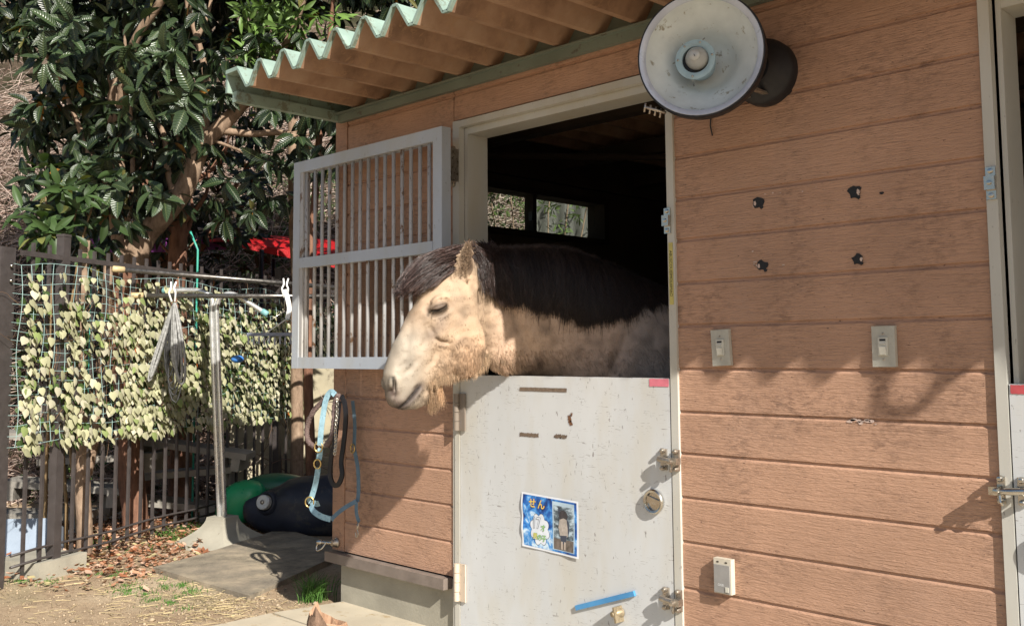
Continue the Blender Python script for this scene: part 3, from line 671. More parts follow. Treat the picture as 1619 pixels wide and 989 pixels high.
# tie ring on the corner board
tr_ = thing('tie_ring', 'steel snap and ring on a round base at the foot of the pink corner board', 'tie ring', (-4.04, 2.84, .275))
bm = bmesh.new(); lathe(bm, [(.024, 0), (.024, -.006), (.018, -.012), (.014, -.03), (0, -.032)], (-4.03, 2.846, .275), (.1, 1, 0), 24); part('base', bm, M['dullsteel'], tr_, smooth=40)
bm = bmesh.new(); lathe(bm, [(0, -.014), (.010, -.012), (.014, 0), (.010, .012), (0, .014)], (-4.095, 2.79, .277), (1, .6, 0), 20)
tube(bm, [(-4.035, 2.825, .275), (-4.09, 2.795, .277)], .008, 10)
tube(bm, spline([(-4.06, 2.805, .28), (-4.075, 2.79, .25), (-4.10, 2.78, .238), (-4.108, 2.782, .255), (-4.10, 2.785, .27)]), .0045, 8); part('snap', bm, M['steel'], tr_, smooth=60)

# ---- halter, lead ropes and strap hanging from a hook at the corner
hk = thing('hook', 'thin wire hook at the edge of the corner board holding the halter', 'hook', (-3.95, 2.84, 1.0))
bm = bmesh.new(); tube(bm, spline([(-3.955, 2.848, .995), (-3.93, 2.80, .975), (-3.935, 2.74, .955), (-3.96, 2.715, .965)]), .0022, 8); part('wire', bm, M['dullsteel'], hk)
M['webbing'] = simple('blue_webbing', (.27, .43, .51), .7, 0, .2, 30, .3, 240, dirt=(.13, .25, .33), dirt_at=.55)
M['webbing2'] = simple('blue_webbing_dark', (.12, .19, .25), .75, 0, .25, 30, .3, 240)  # darker blue webbing for the throat strap
def strap(bm, P_, wd, face, th=.003):
    P_ = spline(P_, 5); prev = None; face = Vector(face).normalized()
    for i, p in enumerate(P_):
        t = (P_[min(i + 1, len(P_) - 1)] - P_[max(i - 1, 0)]).normalized(); sd_ = t.cross(face).normalized(); nn = sd_.cross(t).normalized()
        q = [bm.verts.new(p + sd_ * wd / 2 * a + nn * th / 2 * b) for a, b in ((-1, -1), (1, -1), (1, 1), (-1, 1))]
        if prev:
            for k in range(4): bm.faces.new((prev[k], prev[(k + 1) % 4], q[(k + 1) % 4], q[k]))
        else: bm.faces.new(q)
        prev = q
    bm.faces.new(prev)
hy = 2.72; FC = (.64, -.77, 0)
hl = thing('halter', 'light blue webbing horse halter with brass rings hanging on the building corner', 'halter', (-3.9, hy, 1.0))
bm = bmesh.new(); strap(bm, [(-3.878, hy, .99), (-3.905, hy - .005, 1.004), (-3.935, hy - .01, .97), (-3.958, hy - .01, .90), (-3.975, hy - .01, .82), (-3.99, hy - .005, .75)], .026, FC); part('crown_strap', bm, M['webbing'], hl, smooth=50)
bm = bmesh.new(); strap(bm, [(-3.992, hy, .735), (-4.000, hy, .70), (-4.006, hy, .68)], .026, FC); strap(bm, [(-4.010, hy, .645), (-4.03, hy, .57), (-4.062, hy, .50)], .026, FC); part('cheek_strap', bm, M['webbing'], hl, smooth=50)
bm = bmesh.new(); strap(bm, [(-4.055, hy - .01, .465), (-4.00, hy - .03, .445), (-3.95, hy - .02, .425), (-3.905, hy, .415)], .027, FC); strap(bm, [(-4.075, hy, .48), (-4.12, hy + .03, .487), (-4.15, hy + .05, .47), (-4.13, hy + .07, .455), (-4.075, hy + .05, .465)], .027, FC); part('nose_band', bm, M['webbing'], hl, smooth=50)
bm = bmesh.new(); strap(bm, [(-3.85, 2.80, .96), (-3.845, 2.81, .85), (-3.85, 2.81, .74)], .024, (0, -1, 0)); strap(bm, [(-3.85, 2.81, .735), (-3.805, 2.80, .65), (-3.785, 2.79, .545), (-3.78, 2.78, .50)], .026, (0, -1, 0))
strap(bm, [(-3.775, 2.77, .505), (-3.83, 2.74, .47), (-3.885, 2.72, .425), (-3.895, 2.72, .41)], .02, (0, -1, 0)); strap(bm, [(-3.775, 2.77, .50), (-3.765, 2.765, .45), (-3.738, 2.76, .415)], .022, (0, -1, 0)); part('throat_strap', bm, M['webbing2'], hl, smooth=50)
M['brass'] = simple('brass', (.62, .45, .18), .3, .9, .2, 40, .05, 90)
def ring(c, r, rr, ax=(.64, -.77, 0), name='ring', m=None, par=hl, sx=1.0):
    bm = bmesh.new(); a = Vector(ax).cross(Vector((0, 0, 1))).normalized(); Pp = [Vector(c) + (a * math.cos(t) * sx + Vector((0, 0, 1)) * math.sin(t)) * r for t in np.linspace(0, 2 * math.pi, 25)]
    tube(bm, Pp, rr, 8, False); part(name, bm, m or M['brass'], par, smooth=60)
ring((-3.995, hy - .01, .742), .024, .0032, name='buckle', sx=.8); ring((-4.006, hy - .008, .662), .021, .0035, name='ring', sx=.8); ring((-4.068, hy - .008, .478), .024, .0035, sx=.85); ring((-3.848, 2.80, .738), .020, .003, (0, -1, 0), sx=.8)
bm = bmesh.new(); tube(bm, [(-3.735, 2.755, .415), (-3.738, 2.75, .385)], .006, 8); tube(bm, spline([(-3.738, 2.75, .385), (-3.728, 2.748, .365), (-3.742, 2.748, .35), (-3.75, 2.75, .37)]), .0032, 8); part('snap_hook', bm, M['dullsteel'], hl)
def rope(name, P_, r, c1, c2, label, cat, tw=420):
    """two-strand twisted rope"""
    P_ = spline(P_, 10); bm = bmesh.new(); F = frames(P_); L = 0; ph = []
    for i in range(len(P_)):
        if i: L += (P_[i] - P_[i - 1]).length
        ph.append(L * tw)
    for k in range(3):
        pts = [p + (a * math.cos(h + k * 2.094) + b * math.sin(h + k * 2.094)) * r * .5 for (p, t, a, b), h in zip(F, ph)]; tube(bm, pts, r * .62, 6)
    o = part(name, bm, simple(name + '_fibre', c1, .75, 0, .35, 80, .4, 300, dirt=c2, dirt_at=.55), smooth=60, loc=tuple(P_[0])); return tag(o, label, cat)
rope('lead_rope', [(-3.90, 2.735, .985), (-3.98, 2.73, .96), (-4.06, 2.72, .90), (-4.10, 2.715, .83), (-4.09, 2.715, .765), (-4.03, 2.72, .735)], .0135, (.13, .085, .075), (.2, .15, .13), 'brown braided lead rope looped left of the blue halter', 'rope', 200)
rope('coiled_rope', [(-3.885, 2.74, .99), (-3.90, 2.735, .93), (-3.905, 2.735, .85), (-3.925, 2.735, .79), (-3.965, 2.735, .75)], .015, (.14, .095, .09), (.2, .15, .13), 'thick brown braided rope end behind the halter strap', 'rope', 200)
bm = bmesh.new(); strap(bm, [(-3.87, 2.75, .985), (-3.84, 2.75, .94), (-3.835, 2.75, .86), (-3.85, 2.75, .76), (-3.86, 2.745, .68), (-3.845, 2.74, .62), (-3.87, 2.735, .575), (-3.91, 2.735, .575), (-3.935, 2.735, .62), (-3.925, 2.735, .70), (-3.90, 2.735, .76), (-3.89, 2.74, .86), (-3.88, 2.745, .96)], .022, (.3, -1, 0), .009)
tag(part('leash', bm, M['black'], smooth=50, loc=(-3.87, 2.75, .98)), 'black padded leash loop hanging beside the chain', 'leash')
bm = bmesh.new(); P_ = spline([(-3.868, 2.725, .97), (-3.862, 2.72, .90), (-3.872, 2.72, .83), (-3.868, 2.72, .77), (-3.878, 2.72, .715)], 14)
for i in range(0, len(P_) - 1, 2):
    p = P_[i]; sx_ = .007; alt = (i // 2) % 2
    a = Vector((.77, .64, 0)) if alt else Vector((.5, -.8, 0)); tube(bm, [p + a * math.cos(t) * .006 + Vector((0, 0, 1)) * math.sin(t) * .009 for t in np.linspace(0, 2 * math.pi, 11)], .0022, 6, False)
tag(part('chain', bm, M['steel'], loc=(-3.868, 2.725, .97)), 'steel stallion chain hanging between the halter strap and the black leash', 'chain')
# ------------------------------------------------------------------ the horse
HB = np.array([-2.89548, 2.26843, 0.0]); HD = np.array([.29316, .95606, 0.0]); HT = np.array([.95606, -.29316, 0.0])
def hp(s, t, z): return HB + HD * s + HT * t + np.array([0, 0, z])
def interp_secs(S, k):
    S = np.array(S, float); n_ = len(S); u = np.linspace(0, n_ - 1, (n_ - 1) * k + 1); out = []
    for x in u:
        i = min(int(x), n_ - 2); f = x - i; p0, p1, p2, p3 = S[max(i - 1, 0)], S[i], S[i + 1], S[min(i + 2, n_ - 1)]
        out.append(.5 * ((2 * p1) + (p2 - p0) * f + (2 * p0 - 5 * p1 + 4 * p2 - p3) * f * f + (3 * p1 - p0 - 3 * p2 + p3) * f ** 3))
    return np.array(out)
VB = np.array([-.705, .709, 0.0])
def bend_amt(s_): return np.interp(s_, [.30, .34, .38, .43, .52, .70, 1.0, 1.27], [0, .03, .11, .145, .14, .11, .06, 0])
def bend(P):
    '''the neck bows back into the stall behind the cheek, pushed along the line of sight'''
    P = np.asarray(P, float); d = bend_amt((P - HB) @ HD)[..., None]; Q = P + VB * d; Q[..., 2] += (P[..., 2] - 1.18) * d[..., 0] / 3.95; return Q  # moved along the camera's line of sight; heights scaled about camera level
SG = np.linspace(.2, 3, 600); SGW = SG + .471 * bend_amt(SG)
def straight(P):
    '''coordinates (s, t, z) along the unbent horse'''
    s_ = (P - HB) @ HD; t_ = (P - HB) @ HT; su = np.where(s_ > .392, np.interp(s_, SGW, SG), s_); d = np.where(s_ > .392, bend_amt(su), 0); return su, t_ + .882 * d, 1.18 + (P[:, 2] - 1.18) / (1 + d / 3.95)
HEAD = [  # front s,z ; back s,z ; half width ; squareness
 (.010, .986, .050, .972, .026, 2.2), (-.006, 1.008, .086, .977, .044, 2.4), (-.016, 1.055, .114, .988, .053, 2.5), (-.018, 1.105, .134, 1.012, .057, 2.5), (-.008, 1.150, .148, 1.038, .055, 2.4),
 (.008, 1.196, .176, 1.062, .057, 2.3), (.030, 1.238, .222, 1.080, .063, 2.3), (.052, 1.278, .280, 1.092, .068, 2.4), (.082, 1.330, .338, 1.112, .080, 2.5),
 (.110, 1.378, .370, 1.160, .089, 2.5), (.138, 1.425, .376, 1.225, .092, 2.4), (.170, 1.475, .362, 1.300, .088, 2.2), (.205, 1.520, .362, 1.36, .078, 2.1), (.25, 1.555, .37, 1.42, .066, 2.0), (.29, 1.57, .40, 1.47, .055, 2.0)]
NECK = [  # top, bottom, half width
 (.25, 1.545, .33, 1.36, .050, 2), (.31, 1.562, .35, 1.26, .062, 2), (.38, 1.570, .385, 1.165, .070, 2), (.46, 1.57, .44, 1.118, .080, 2), (.54, 1.575, .52, 1.098, .088, 2), (.62, 1.58, .61, 1.092, .097, 2), (.74, 1.57, .72, 1.06, .112, 2.1),
 (.88, 1.535, .86, .95, .14, 2.1), (1.02, 1.49, 1.0, .84, .18, 2.2), (1.18, 1.44, 1.18, .73, .22, 2.3), (1.40, 1.40, 1.40, .66, .25, 2.3), (1.65, 1.37, 1.65, .63, .27, 2.3), (1.92, 1.37, 1.92, .66, .27, 2.2), (2.15, 1.38, 2.13, .72, .25, 2.2), (2.34, 1.31, 2.30, .82, .19, 2), (2.42, 1.18, 2.38, .98, .09, 2)]
def loft(bm, S, k=4, n_=36, fn=lambda p: p):
    I = interp_secs(S, k); rings = []
    for r_ in I:
        F = np.array([r_[0], r_[1]]); K = np.array([r_[2], r_[3]]); c = (F + K) / 2; h = (F - K) / 2; w_ = r_[4]; e = 2 / r_[5]; rg = []
        for j in range(n_):
            a = 2 * math.pi * j / n_; ca, sa_ = math.cos(a), math.sin(a)
            x = math.copysign(abs(ca) ** e, ca); y = math.copysign(abs(sa_) ** e, sa_); q = c + h * x; rg.append(bm.verts.new(fn(hp(q[0], y * w_, q[1]))))
        rings.append(rg)
    for i in range(len(rings) - 1):
        for j in range(n_): bm.faces.new((rings[i][j], rings[i][(j + 1) % n_], rings[i + 1][(j + 1) % n_], rings[i + 1][j]))
    bm.faces.new(rings[0][::-1]); bm.faces.new(rings[-1])
def ellip(bm, s, t, z, rs, rt, rz_, rot=0):
    m_ = bmesh.ops.create_icosphere(bm, subdivisions=3, radius=1)
    for v in m_['verts']:
        x, y, zz = v.co.x * rs, v.co.y * rt, v.co.z * rz_; x2 = x * math.cos(rot) - zz * math.sin(rot); z2 = x * math.sin(rot) + zz * math.cos(rot); v.co = hp(s + x2, t + y, z + z2)
def limb(bm, P_, R_, n_=14): tube(bm, [hp(*p) for p in P_], R_, n_)
def ear_shell(bm, side):
    """cupped ear: outer and inner leaf surfaces"""
    b = hp(.256, side * .082, 1.452); tip = hp(.268, side * .128, 1.612 if side > 0 else 1.58); ax = tip - b; L = np.linalg.norm(ax); ax /= L
    face = np.array([HT[0], HT[1], 0]) * (1 if side > 0 else -1) * .88 + (-HD) * .42; face -= ax * face.dot(ax); face /= np.linalg.norm(face); sd_ = np.cross(ax, face)
    g1 = []; g2 = []
    for i in range(15):
        v = i / 14; wd = .058 * (math.sin(math.pi * min(1, .24 + v * .76)) ** .75) * (1 - .12 * v); wd = max(wd, .002); r1 = []; r2 = []
        for j in range(11):
            u = -1 + 2 * j / 10; dep = .030 * (u * u) * (1 - v * .55) - .014; p = b + ax * L * v + sd_ * wd * u * (1 - .18 * u * u) + face * dep; nn = -face * .8 - sd_ * u * .5; nn /= np.linalg.norm(nn)
            th = .0135 * (1 - .25 * v)
            r1.append(bm.verts.new(p)); r2.append(bm.verts.new(p + nn * th))
        g1.append(r1); g2.append(r2)
    for i in range(14):
        for j in range(10):
            bm.faces.new((g1[i][j], g1[i][j + 1], g1[i + 1][j + 1], g1[i + 1][j])); bm.faces.new((g2[i][j], g2[i + 1][j], g2[i + 1][j + 1], g2[i][j + 1]))
        bm.faces.new((g1[i][0], g1[i + 1][0], g2[i + 1][0], g2[i][0])); bm.faces.new((g1[i][10], g2[i][10], g2[i + 1][10], g1[i + 1][10]))
    for j in range(10): bm.faces.new((g1[0][j], g2[0][j], g2[0][j + 1], g1[0][j + 1])); bm.faces.new((g1[14][j], g1[14][j + 1], g2[14][j + 1], g2[14][j]))
bm = bmesh.new()
loft(bm, HEAD, 5); loft(bm, NECK, 5, 36, bend)
for sd_ in (1, -1):
    ellip(bm, .284, sd_ * .050, 1.212, .098, .044, .112)                 # round cheek
    ellip(bm, .172, sd_ * .074, 1.368, .045, .024, .030, .5)             # brow
    ellip(bm, .014, sd_ * .036, 1.066, .030, .024, .044, .25)            # nostril flare
    ellip(bm, .140, sd_ * .052, 1.265, .020, .016, .085, -.62)           # facial crest
    ear_shell(bm, sd_)
    limb(bm, [(1.16, sd_ * .13, .85), (1.14, sd_ * .13, .62), (1.13, sd_ * .12, .42), (1.13, sd_ * .12, .36), (1.13, sd_ * .12, .14), (1.11, sd_ * .12, .08), (1.09, sd_ * .12, .04), (1.07, sd_ * .12, .0)], [.10, .075, .055, .058, .034, .045, .055, .062])
    limb(bm, [(2.18, sd_ * .13, .95), (2.14, sd_ * .14, .74), (2.10, sd_ * .14, .66), (2.26, sd_ * .13, .44), (2.26, sd_ * .13, .36), (2.22, sd_ * .13, .14), (2.19, sd_ * .13, .08), (2.17, sd_ * .13, .04), (2.15, sd_ * .13, 0)], [.16, .13, .10, .055, .055, .036, .045, .055, .062])
ellip(bm, .098, 0, 1.004, .046, .040, .028, .35)                          # lower lip and chin
ellip(bm, .124, 0, 1.028, .036, .036, .032)
bmesh.ops.recalc_face_normals(bm, faces=bm.faces)
me = bpy.data.meshes.new('tmp'); bm.to_mesh(me); bm.free()
tmp = bpy.data.objects.new('tmp', me); col.objects.link(tmp)
md = tmp.modifiers.new('r', 'REMESH'); md.mode = 'VOXEL'; md.voxel_size = .0062; md.use_smooth_shade = True
ms = tmp.modifiers.new('s', 'SMOOTH'); ms.factor = .5; ms.iterations = 5
bpy.context.view_layer.update()
me = bpy.data.meshes.new_from_object(tmp.evaluated_get(bpy.context.evaluated_depsgraph_get())); bpy.data.objects.remove(tmp)
# refine the head so creases can be sculpted
bm = bmesh.new(); bm.from_mesh(me)
hb = Vector(HB); hd_ = Vector(HD); ht_ = Vector(HT)
eds = [e for e in bm.edges if (e.verts[0].co - hb).dot(hd_) < .42 and e.verts[0].co.z > .9]
bmesh.ops.subdivide_edges(bm, edges=eds, cuts=1, use_grid_fill=True)
bmesh.ops.triangulate(bm, faces=[f for f in bm.faces if len(f.verts) > 4]); bmesh.ops.smooth_vert(bm, verts=bm.verts, factor=.5, use_axis_x=True, use_axis_y=True, use_axis_z=True)
bm.to_mesh(me); bm.free()
nv = len(me.vertices); co = np.empty(nv * 3, np.float32); me.vertices.foreach_get('co', co); co = co.reshape(-1, 3).astype(float)
no = np.empty(nv * 3, np.float32); me.vertex_normals.foreach_get('vector', no); no = no.reshape(-1, 3).astype(float)
s, t, z = straight(co)
def seg(s, z, pts):
    """distance to polyline and parameter"""
    best = np.full(s.shape, 1e9); par = np.zeros(s.shape); L = len(pts) - 1
    for i in range(L):
        a = np.array(pts[i]); b = np.array(pts[i + 1]); d = b - a; u = np.clip(((s - a[0]) * d[0] + (z - a[1]) * d[1]) / (d @ d), 0, 1); dd = np.hypot(s - a[0] - u * d[0], z - a[1] - u * d[1])
        mk = dd < best; best[mk] = dd[mk]; par[mk] = (i + u[mk]) / L
    return best, par
disp = np.zeros(nv); lat = np.clip((np.abs(t) - .012) / .02, 0, 1)
def crease(pts, w_, depth, taper=True, both=True):
    global disp
    d, p = seg(s, z, pts); f = np.exp(-(d / w_) ** 2) * (np.sin(np.pi * np.clip(p, .04, .96)) ** .5 if taper else 1); disp -= f * depth * lat
EYE = (.166, 1.350)
es, ez = .040, .016; ang = .33
def eyelocal(s, z): 
    ds = s - EYE[0]; dz = z - EYE[1]; return ds * math.cos(ang) + dz * math.sin(ang), -ds * math.sin(ang) + dz * math.cos(ang)
eu, ev = eyelocal(s, z)
er = np.sqrt((eu / .030) ** 2 + (ev / .019) ** 2)
disp += .0045 * np.exp(-(er / .75) ** 4) * lat                            # eyeball under the closed lids
disp -= .0050 * np.exp(-((er - 1.45) / .33) ** 2) * lat * (z < 1.41)      # socket around it
lidline = [(EYE[0] - .026, EYE[1] - .013), (EYE[0] - .010, EYE[1] - .0115), (EYE[0] + .010, EYE[1] - .004), (EYE[0] + .027, EYE[1] + .007)]
crease(lidline, .0030, .0060)
crease([(EYE[0] - .022, EYE[1] - .001), (EYE[0] - .004, EYE[1] + .008), (EYE[0] + .014, EYE[1] + .012), (EYE[0] + .03, EYE[1] + .010)], .0035, .0035)
crease([(EYE[0] - .018, EYE[1] + .014), (EYE[0] + .0, EYE[1] + .020), (EYE[0] + .024, EYE[1] + .021)], .004, .0022)
crease([(EYE[0] - .02, EYE[1] - .021), (EYE[0] + .004, EYE[1] - .018), (EYE[0] + .02, EYE[1] - .008)], .005, .003)
crease([(EYE[0] - .030, EYE[1] - .014), (EYE[0] - .036, EYE[1] - .028)], .005, .003)
NOS = [(-.002, 1.092), (.0005, 1.070), (-.001, 1.046), (.004, 1.034)]
crease(NOS, .0078, .018); crease([(.004, 1.03), (.004, 1.02)], .004, .004)
MOUTH = [(.026, .978), (.050, 1.000), (.070, 1.022), (.092, 1.048), (.102, 1.058)]
crease(MOUTH, .0075, .016); crease([(.075, 1.05), (.098, 1.065)], .006, .005)
crease([(.03, 1.10), (.06, 1.12), (.09, 1.16)], .010, .004); crease([(.02, 1.13), (.05, 1.15)], .008, .003)
crease([(.150, 1.238), (.175, 1.222), (.205, 1.218)], .008, .012); crease([(.128, 1.285), (.155, 1.24)], .010, .008); crease([(.11, 1.30), (.12, 1.24), (.10, 1.19)], .012, .005); crease([(.07, 1.29), (.06, 1.23), (.05, 1.19)], .011, .004); crease([(.11, 1.115), (.15, 1.15), (.165, 1.20)], .013, .005)
crease([(.205, 1.215), (.225, 1.16), (.235, 1.12)], .013, .005)
crease([(.372, 1.13), (.386, 1.20), (.380, 1.27), (.362, 1.34), (.355, 1.41)], .014, .021, False)      # groove behind the cheek
crease([(.40, 1.42), (.47, 1.33), (.54, 1.22), (.60, 1.13)], .028, .014); crease([(.98, 1.30), (.93, 1.18), (.88, 1.05)], .03, .014)
disp += .0035 * np.exp(-(seg(s, z, [(.06, 1.0), (.09, 1.02), (.11, 1.045)])[0] / .012) ** 2) * lat
nz = np.array([mnoise.noise(Vector(p * 14)) for p in co]) * .0046 + np.array([mnoise.noise(Vector(p * 38)) for p in co]) * .0016
co2 = co + no * (disp + nz)[:, None]
me.vertices.foreach_set('co', co2.astype(np.float32).ravel()); me.update()
co = co2
# coat colour: markings, with some face shading and a lightened neck painted in
def lerp(a, b, f): f = np.clip(f, 0, 1)[:, None]; return np.array(a) * (1 - f) + np.array(b) * f
def coat(s, t, z, P):
    c = np.tile(np.array([.395, .285, .195]), (len(s), 1))
    nn = np.array([mnoise.noise(Vector(p * 9)) for p in P]); n2 = np.array([mnoise.noise(Vector(p * 30)) for p in P])
    along = np.clip((1.33 - z) / .3, 0, 1)
    c = c + (np.array([.37, .315, .25]) - c) * (np.clip((.17 - s) / .1, 0, 1) * np.clip((1.33 - z) / .1, 0, 1))[:, None]              # pale muzzle
    c = c + (np.array([.37, .235, .145]) - c) * np.clip(np.exp(-((s - .30) / .09) ** 2) * np.clip((1.30 - z) / .1, 0, 1) * .7, 0, 1)[:, None]
    c = c + (np.array([.56, .395, .285]) - c) * (np.clip((s - .37) / .06, 0, 1) * .8)[:, None]  # neck and shoulder lightened in colour to make up for doorway shade
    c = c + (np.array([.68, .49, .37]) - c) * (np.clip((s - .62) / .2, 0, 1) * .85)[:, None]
    c = c + (np.array([.50, .405, .345]) - c) * np.clip((s - .90) / .12, 0, 1)[:, None]
    c = c * (1 + (.30 * nn + .18 * n2) * np.where(s > .4, .45, 1))[:, None]
    d, _ = seg(s, z, NOS); c = c * (1 - .93 * np.exp(-(d / .0088) ** 2) * (np.abs(t) > .008))[:, None]
    d, _ = seg(s, z, [(.002, 1.04), (.010, 1.01), (.03, .985)]); c = c + (np.array([.14, .10, .085]) - c) * (np.exp(-(d / .02) ** 2) * .7)[:, None]
    d, _ = seg(s, z, MOUTH); c = c + (np.array([.075, .055, .05]) - c) * (np.exp(-(d / .021) ** 2) * .92)[:, None]; c = c * (1 - .85 * np.exp(-(d / .004) ** 2))[:, None]
    u, v = eyelocal(s, z); d, _ = seg(s, z, [(EYE[0] + .01, EYE[1] - .03), (EYE[0] + .004, EYE[1] - .07), (EYE[0] - .02, EYE[1] - .10)]); c = c + (np.array([.22, .17, .14]) - c) * (np.exp(-(d / .022) ** 2) * .5)[:, None]  # grey-brown patch below the eye, partly painted face shading
    c = c * (1 - .45 * np.clip(np.array([mnoise.noise(Vector((p[0] * 26, p[1] * 26, p[2] * 20 + 9))) for p in P]), 0, 1))[:, None]
    e = np.sqrt((u / .046) ** 2 + (v / .021) ** 2); c = c + (np.array([.07, .052, .045]) - c) * (np.exp(-(e / 1.0) ** 3) * .82)[:, None]
    d, _ = seg(s, z, lidline); c = c * (1 - .95 * np.exp(-(d / .0042) ** 2))[:, None]
    d, _ = seg(s, z, [(EYE[0] - .03, EYE[1] - .013), (EYE[0] - .038, EYE[1] - .03)]); c = c * (1 - .6 * np.exp(-(d / .006) ** 2))[:, None]
    # mane skin is dark
    crest = np.interp(s, [.36, .42, .5, .6, .76, .84, .96, 1.07, 1.3], [1.49, 1.44, 1.40, 1.375, 1.335, 1.325, 1.34, 1.365, 1.37])
    f = np.clip((z - crest) / .03, 0, 1) * (s > .375) * (s < 1.5); c = c + (np.array([.03, .022, .02]) - c) * f[:, None]
    ft = np.clip((.45 - z) / .12, 0, 1) * (s > 1.0); c = c + (np.array([.05, .04, .035]) - c) * ft[:, None]
    ear = (z > 1.475) & (s > .20) & (s < .36) & (np.abs(t) > .035); inner = ear & (np.abs(t) < .086)
    c[ear] = c[ear] * .8; iw = np.exp(-((s - .272 - .01 * nn) / (.004 + .017 * np.clip((1.62 - z) / .08, 0, 1))) ** 4) * np.clip((z - 1.468 + .012 * n2) / .03, 0, 1) * (np.abs(t) > .07) * ear; c = c + (np.array([.06, .036, .024]) * (1 + .8 * n2)[:, None] - c) * iw[:, None]
    return np.clip(c, .004, 1)
s, t, z = straight(co)
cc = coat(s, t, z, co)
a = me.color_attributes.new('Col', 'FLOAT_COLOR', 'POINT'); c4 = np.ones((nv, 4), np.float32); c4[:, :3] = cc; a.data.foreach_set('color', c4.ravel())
horse = thing('horse', 'cream pony with dark mane and closed eyes, head out over the half door', 'horse', tuple(hp(1.7, 0, 0)))
me.name = 'body'
M['skin'] = attr_mat('horse_skin', .6, .25, bump=.3, bs=260)
body = finish('body', me, M['skin'], horse, 180)
def locks(R, n_):
    '''lock number of every hair: the nearest of n_ randomly chosen roots'''
    pick = rng.choice(len(R), n_, replace=False); kd = kdtree.KDTree(n_)
    for i, j in enumerate(pick): kd.insert(R[j], i)
    kd.balance(); return np.array([kd.find(p)[1] for p in R])
def clumpify(P, cid, amt, start=0.0):
    '''draw hairs of one lock together towards their tips'''
    _, inv = np.unique(cid, return_inverse=True); inv = inv.ravel(); nn = inv.max() + 1; cnt = np.bincount(inv, minlength=nn)[:, None]; K_ = P.shape[1]; Q = P.copy()
    for k in range(K_):
        m = np.stack([np.bincount(inv, P[:, k, c], nn) for c in range(3)], 1) / cnt; f = max(0, (k / (K_ - 1) - start) / (1 - start)) ** .8
        Q[:, k] = P[:, k] + (m[inv] - P[:, k]) * (np.asarray(amt) * f)[..., None]
    return Q
# ---- coat hair on what can be seen
fv = co; vn = np.empty(nv * 3, np.float32); me.vertex_normals.foreach_get('vector', vn); vn = vn.reshape(-1, 3).astype(float)
me.calc_loop_triangles(); ntri = len(me.loop_triangles); tri = np.empty(ntri * 3, np.int32); me.loop_triangles.foreach_get('vertices', tri); tri = tri.reshape(-1, 3)
tc = fv[tri].mean(1); ts, tt_, tz = straight(tc)
ar = .5 * np.linalg.norm(np.cross(fv[tri[:, 1]] - fv[tri[:, 0]], fv[tri[:, 2]] - fv[tri[:, 0]]), axis=1)
wgt = ar * ((ts < 1.35) & (tz > .92)) * np.where(tt_ > -.03, 1, .25) * np.where(ts < .42, 1.6, 1.0)
ed = eyelocal(ts, tz); wgt = wgt * (np.sqrt((ed[0] / .032) ** 2 + (ed[1] / .016) ** 2) > 1)
d1, _ = seg(ts, tz, NOS); d2, _ = seg(ts, tz, MOUTH); wgt = wgt * (d1 > .011) * (d2 > .006)
NH = 95000
idx = rng.choice(ntri, NH, p=wgt / wgt.sum()); r1 = np.sqrt(rng.random(NH)); r2 = rng.random(NH)
bc = np.stack([1 - r1, r1 * (1 - r2), r1 * r2], 1)
P0 = np.einsum('ni,nij->nj', bc, fv[tri[idx]]); N0 = norm(np.einsum('ni,nij->nj', bc, vn[tri[idx]]))
hs, ht2, hz = straight(P0)
down = np.array([0, 0, -1.0]); nose = norm(-HD * .5 + np.array([0, 0, -.85]))
fl = np.where((hs < .2)[:, None], norm(HD * .35 + down * .9)[None], norm(HD * .12 + down)[None]) * 1.0
up_head = np.clip((hz - 1.33) / .1, 0, 1)[:, None] * (hs < .36)[:, None]; fl = fl * (1 - up_head) + norm(-HD * .3 + down)[None] * up_head
fl = np.where((hs > .42)[:, None], norm(HD * .45 + down * .8)[None], fl)
fl = fl + rng.normal(0, .16, (NH, 3)) + np.array([mnoise.noise_vector(Vector(p * 22)) for p in P0]) * .45
fl = fl - N0 * np.sum(fl * N0, 1, keepdims=True); fl = norm(fl)
Lh = np.full(NH, .010)
Lh = np.where((hs < .13), .0085, Lh)
jaw = np.exp(-((hs - .30) / .11) ** 2) * np.clip((1.28 - hz) / .14, 0, 1); Lh += jaw * .015
jl = np.clip(1 - (hz - np.interp(hs, [.14, .24, .33, .40], [1.03, 1.06, 1.08, 1.12])) / .06, 0, 1) * ((hs > .15) & (hs < .41)); Lh += jl * .018
Lh += ((hs > .41)) * .0 + ((hs > .41) & (hz < 1.2)) * .006 + ((hs > .41) & (hs < .62) & (hz < 1.17)) * .018
ch = np.exp(-(seg(hs, hz, [(.12, 1.015), (.15, 1.03)])[0] / .02) ** 2); Lh += ch * .01
earm = (hz > 1.475) & (hs > .20) & (hs < .37) & (np.abs(ht2) > .06); Lh = np.where(earm, .006, Lh)
Lh *= rng.uniform(.6, 1.25, NH)
lift = np.where(hs < .42, .22, .25)[:, None]; K = 4; PP = np.zeros((NH, K, 3)); PP[:, 0] = P0 - N0 * .001
d_ = norm(fl + N0 * lift)
for k in range(1, K):
    sag = np.clip(Lh / .04, 0, 1)[:, None] * np.array([0, 0, -.35]) * k / K
    d_ = norm(d_ + sag - N0 * .05); PP[:, k] = PP[:, k - 1] + d_ * (Lh / (K - 1))[:, None]
ccid = locks(P0, 9000); PP = clumpify(PP, ccid, np.clip(Lh / .045, .08, .5) * np.where(hs > .42, .5, 1))
hc = coat(hs, ht2, hz, P0); hc = np.clip(hc * (rng.uniform(.72, 1.22, NH) + np.clip(jaw + jl, 0, 1) * .12 + np.where(hs > .4, .3, .5) * np.array([mnoise.noise(Vector((p[0] * 60, p[1] * 60, p[2] * 26))) for p in P0]))[:, None], 0, 1)
